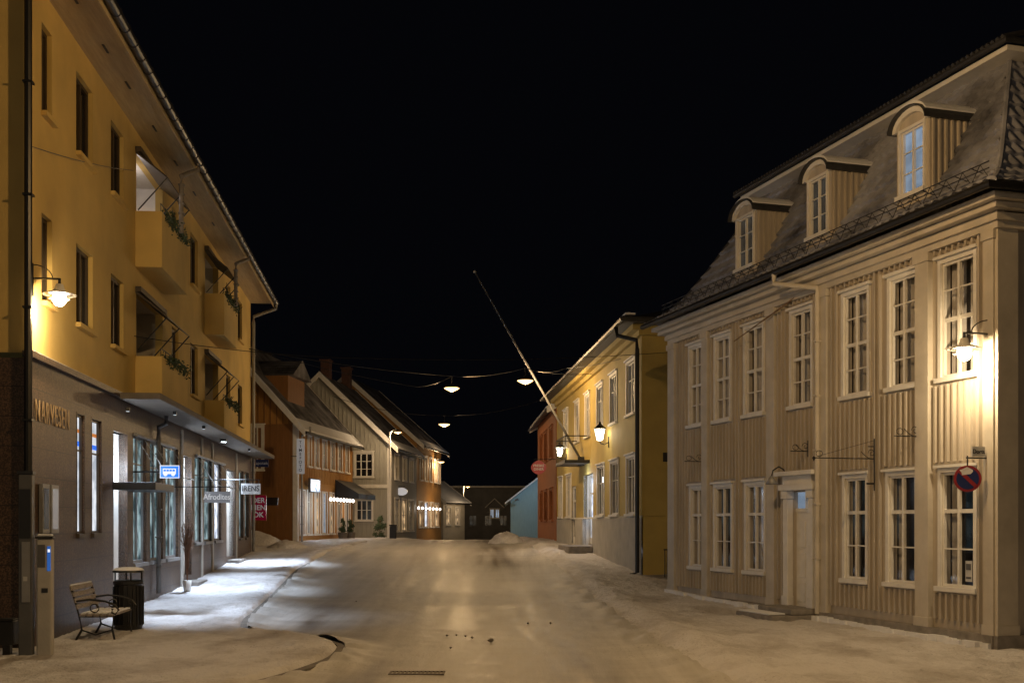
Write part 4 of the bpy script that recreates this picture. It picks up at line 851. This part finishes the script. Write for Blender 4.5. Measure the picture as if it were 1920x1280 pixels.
def shrub(label,x,y,h,w,pot=True,name='potted_shrub',n=900,seed=1):
    t=thing(name,label,'shrub',(x,y,prof(y)+.03)); random.seed(seed); z0=.35 if pot else 0
    if pot: MB().lathe((0,0,0),[(.001,0),(.2,0),(.26,.36),(.22,.36),(.001,.32)],14).build('pot','concrete',t)
    mb=MB(); mb.tube([(0,0,z0*.8),(0.02,0,h*.7)],[.03,.012],6)
    for k in range(8): a=random.random()*6.28; mb.tube([(0,0,z0+h*.1*k*.6),(math.cos(a)*w*.6,math.sin(a)*w*.6,z0+h*.1*k*.7+.15)],[.012,.005],4)
    mb.build('stem','twig',t); mb=MB(); cl=[(Vector((random.gauss(0,w*.45),random.gauss(0,w*.45),z0+random.random()*h*.9))) for _ in range(16)]
    for k in range(n):
        c=random.choice(cl); f=1-.6*(c.z/(h+z0)); p=Vector((c.x*f,c.y*f,c.z))+Vector([random.gauss(0,w*.17) for _ in range(3)]); a=Vector([random.gauss(0,1) for _ in range(3)]).normalized()*.06; e=a.cross(Vector((random.random(),1,random.random()))).normalized()*.025; mb.poly(p-a,p+e,p+a,p-e)
    o=mb.build('foliage','leaf',t,recalc=False); o['kind']='stuff'
shrub('dark conifer shrub with drooping tip in front of the grey gable house',W(712,0,58).x,58,1.4,.36,False,'evergreen_shrub',1000,4)
shrub('potted evergreen in front of the orange shop house, left of the pair',W(643,0,56).x,56,.7,.2,True,seed=6,n=500)
shrub('potted evergreen in front of the orange shop house, right of the pair',W(657,0,56.5).x,56.5,.7,.2,True,seed=8,n=500)
tx=W(737,0,55).x; t=thing('litter_bin','small dark bin at the kerb below the pale lamp post','bin',(tx,55,prof(55)+.05)); MB().box(-.16,.16,-.14,.14,.05,.65).build('body','black',t,bevel=.02); MB().box(-.18,.18,-.16,.16,.652,.72).build('lid','dark',t,bevel=.02)
q=W(782,1262,14.0); t=thing('drain_grate','rectangular iron drain grate half covered in snow on the road','drain',(q.x,14.0,prof(14)+.012)); mb=MB(); mb.box(-.34,.34,-.15,-.11,-.03,.0).box(-.34,.34,.11,.15,-.03,.0)
for k in range(14): mb.box(-.34+k*.05,-.34+k*.05+.024,-.11,.11,-.03,-.002)
mb.build('bars','kerbstone',t); MB().box(-.33,.33,-.14,.14,-.04,-.031).build('pit','stone',t)
random.seed(11)
for i,(px,py) in enumerate(((920,1203),(838,1192),(856,1191),(873,1193),(845,1215),(990,1168),(1032,1168),(668,1080),(885,1196))):
    Y=1.83*F/(py-HY); Y=(1.85-prof(Y))*F/(py-HY); r=.036 if i==0 else .010+random.random()*.012
    mb=MB(); mb.lathe((0,0,0),[(.001,-.2*r)]+[(r*math.sin(a)*(1+.3*random.random()),r*.8*(1-math.cos(a))) for a in (.5,1.1,1.7,2.3,2.8)]+[(.001,r*1.6)],9)
    for v in mb.v: v+=Vector((random.gauss(0,r*.12),random.gauss(0,r*.12),random.gauss(0,r*.08)))
    o=mb.build('snow_clod','kerbstone'); o.location=(W(px,0,Y).x,Y,prof(Y)+.003); tag(o,'largest dark frozen clod lying on the road' if i==0 else 'tiny dark frozen clod of gritty snow on the road','clod',None if i==0 else 'tiny clods scattered on the road')
# ============================================================ camera, world
cam=bpy.data.cameras.new('camera'); co=bpy.data.objects.new('camera',cam); C.objects.link(co); co.location=(0,0,EZ); co.rotation_euler=(R(90),0,0); cam.lens=40; cam.sensor_width=36; cam.shift_y=340/1920; cam.clip_end=1000; cam.clip_start=.1; sc.camera=co
w=bpy.data.worlds.new('World'); sc.world=w; w.use_nodes=True; n=w.node_tree; bg=n.nodes['Background']
sky=n.nodes.new('ShaderNodeTexSky'); sky.sky_type='NISHITA'; sky.sun_disc=False; sky.sun_elevation=R(-4); sky.sun_rotation=R(160)
ad=n.nodes.new('ShaderNodeMix'); ad.data_type='RGBA'; ad.inputs[0].default_value=.995; n.links.new(sky.outputs[0],ad.inputs[6]); ad.inputs[7].default_value=(.024,.026,.04,1); n.links.new(ad.outputs[2],bg.inputs[0]); bg.inputs[1].default_value=.05
sc.view_settings.view_transform='Standard'; sc.view_settings.look='None'; sc.view_settings.exposure=0
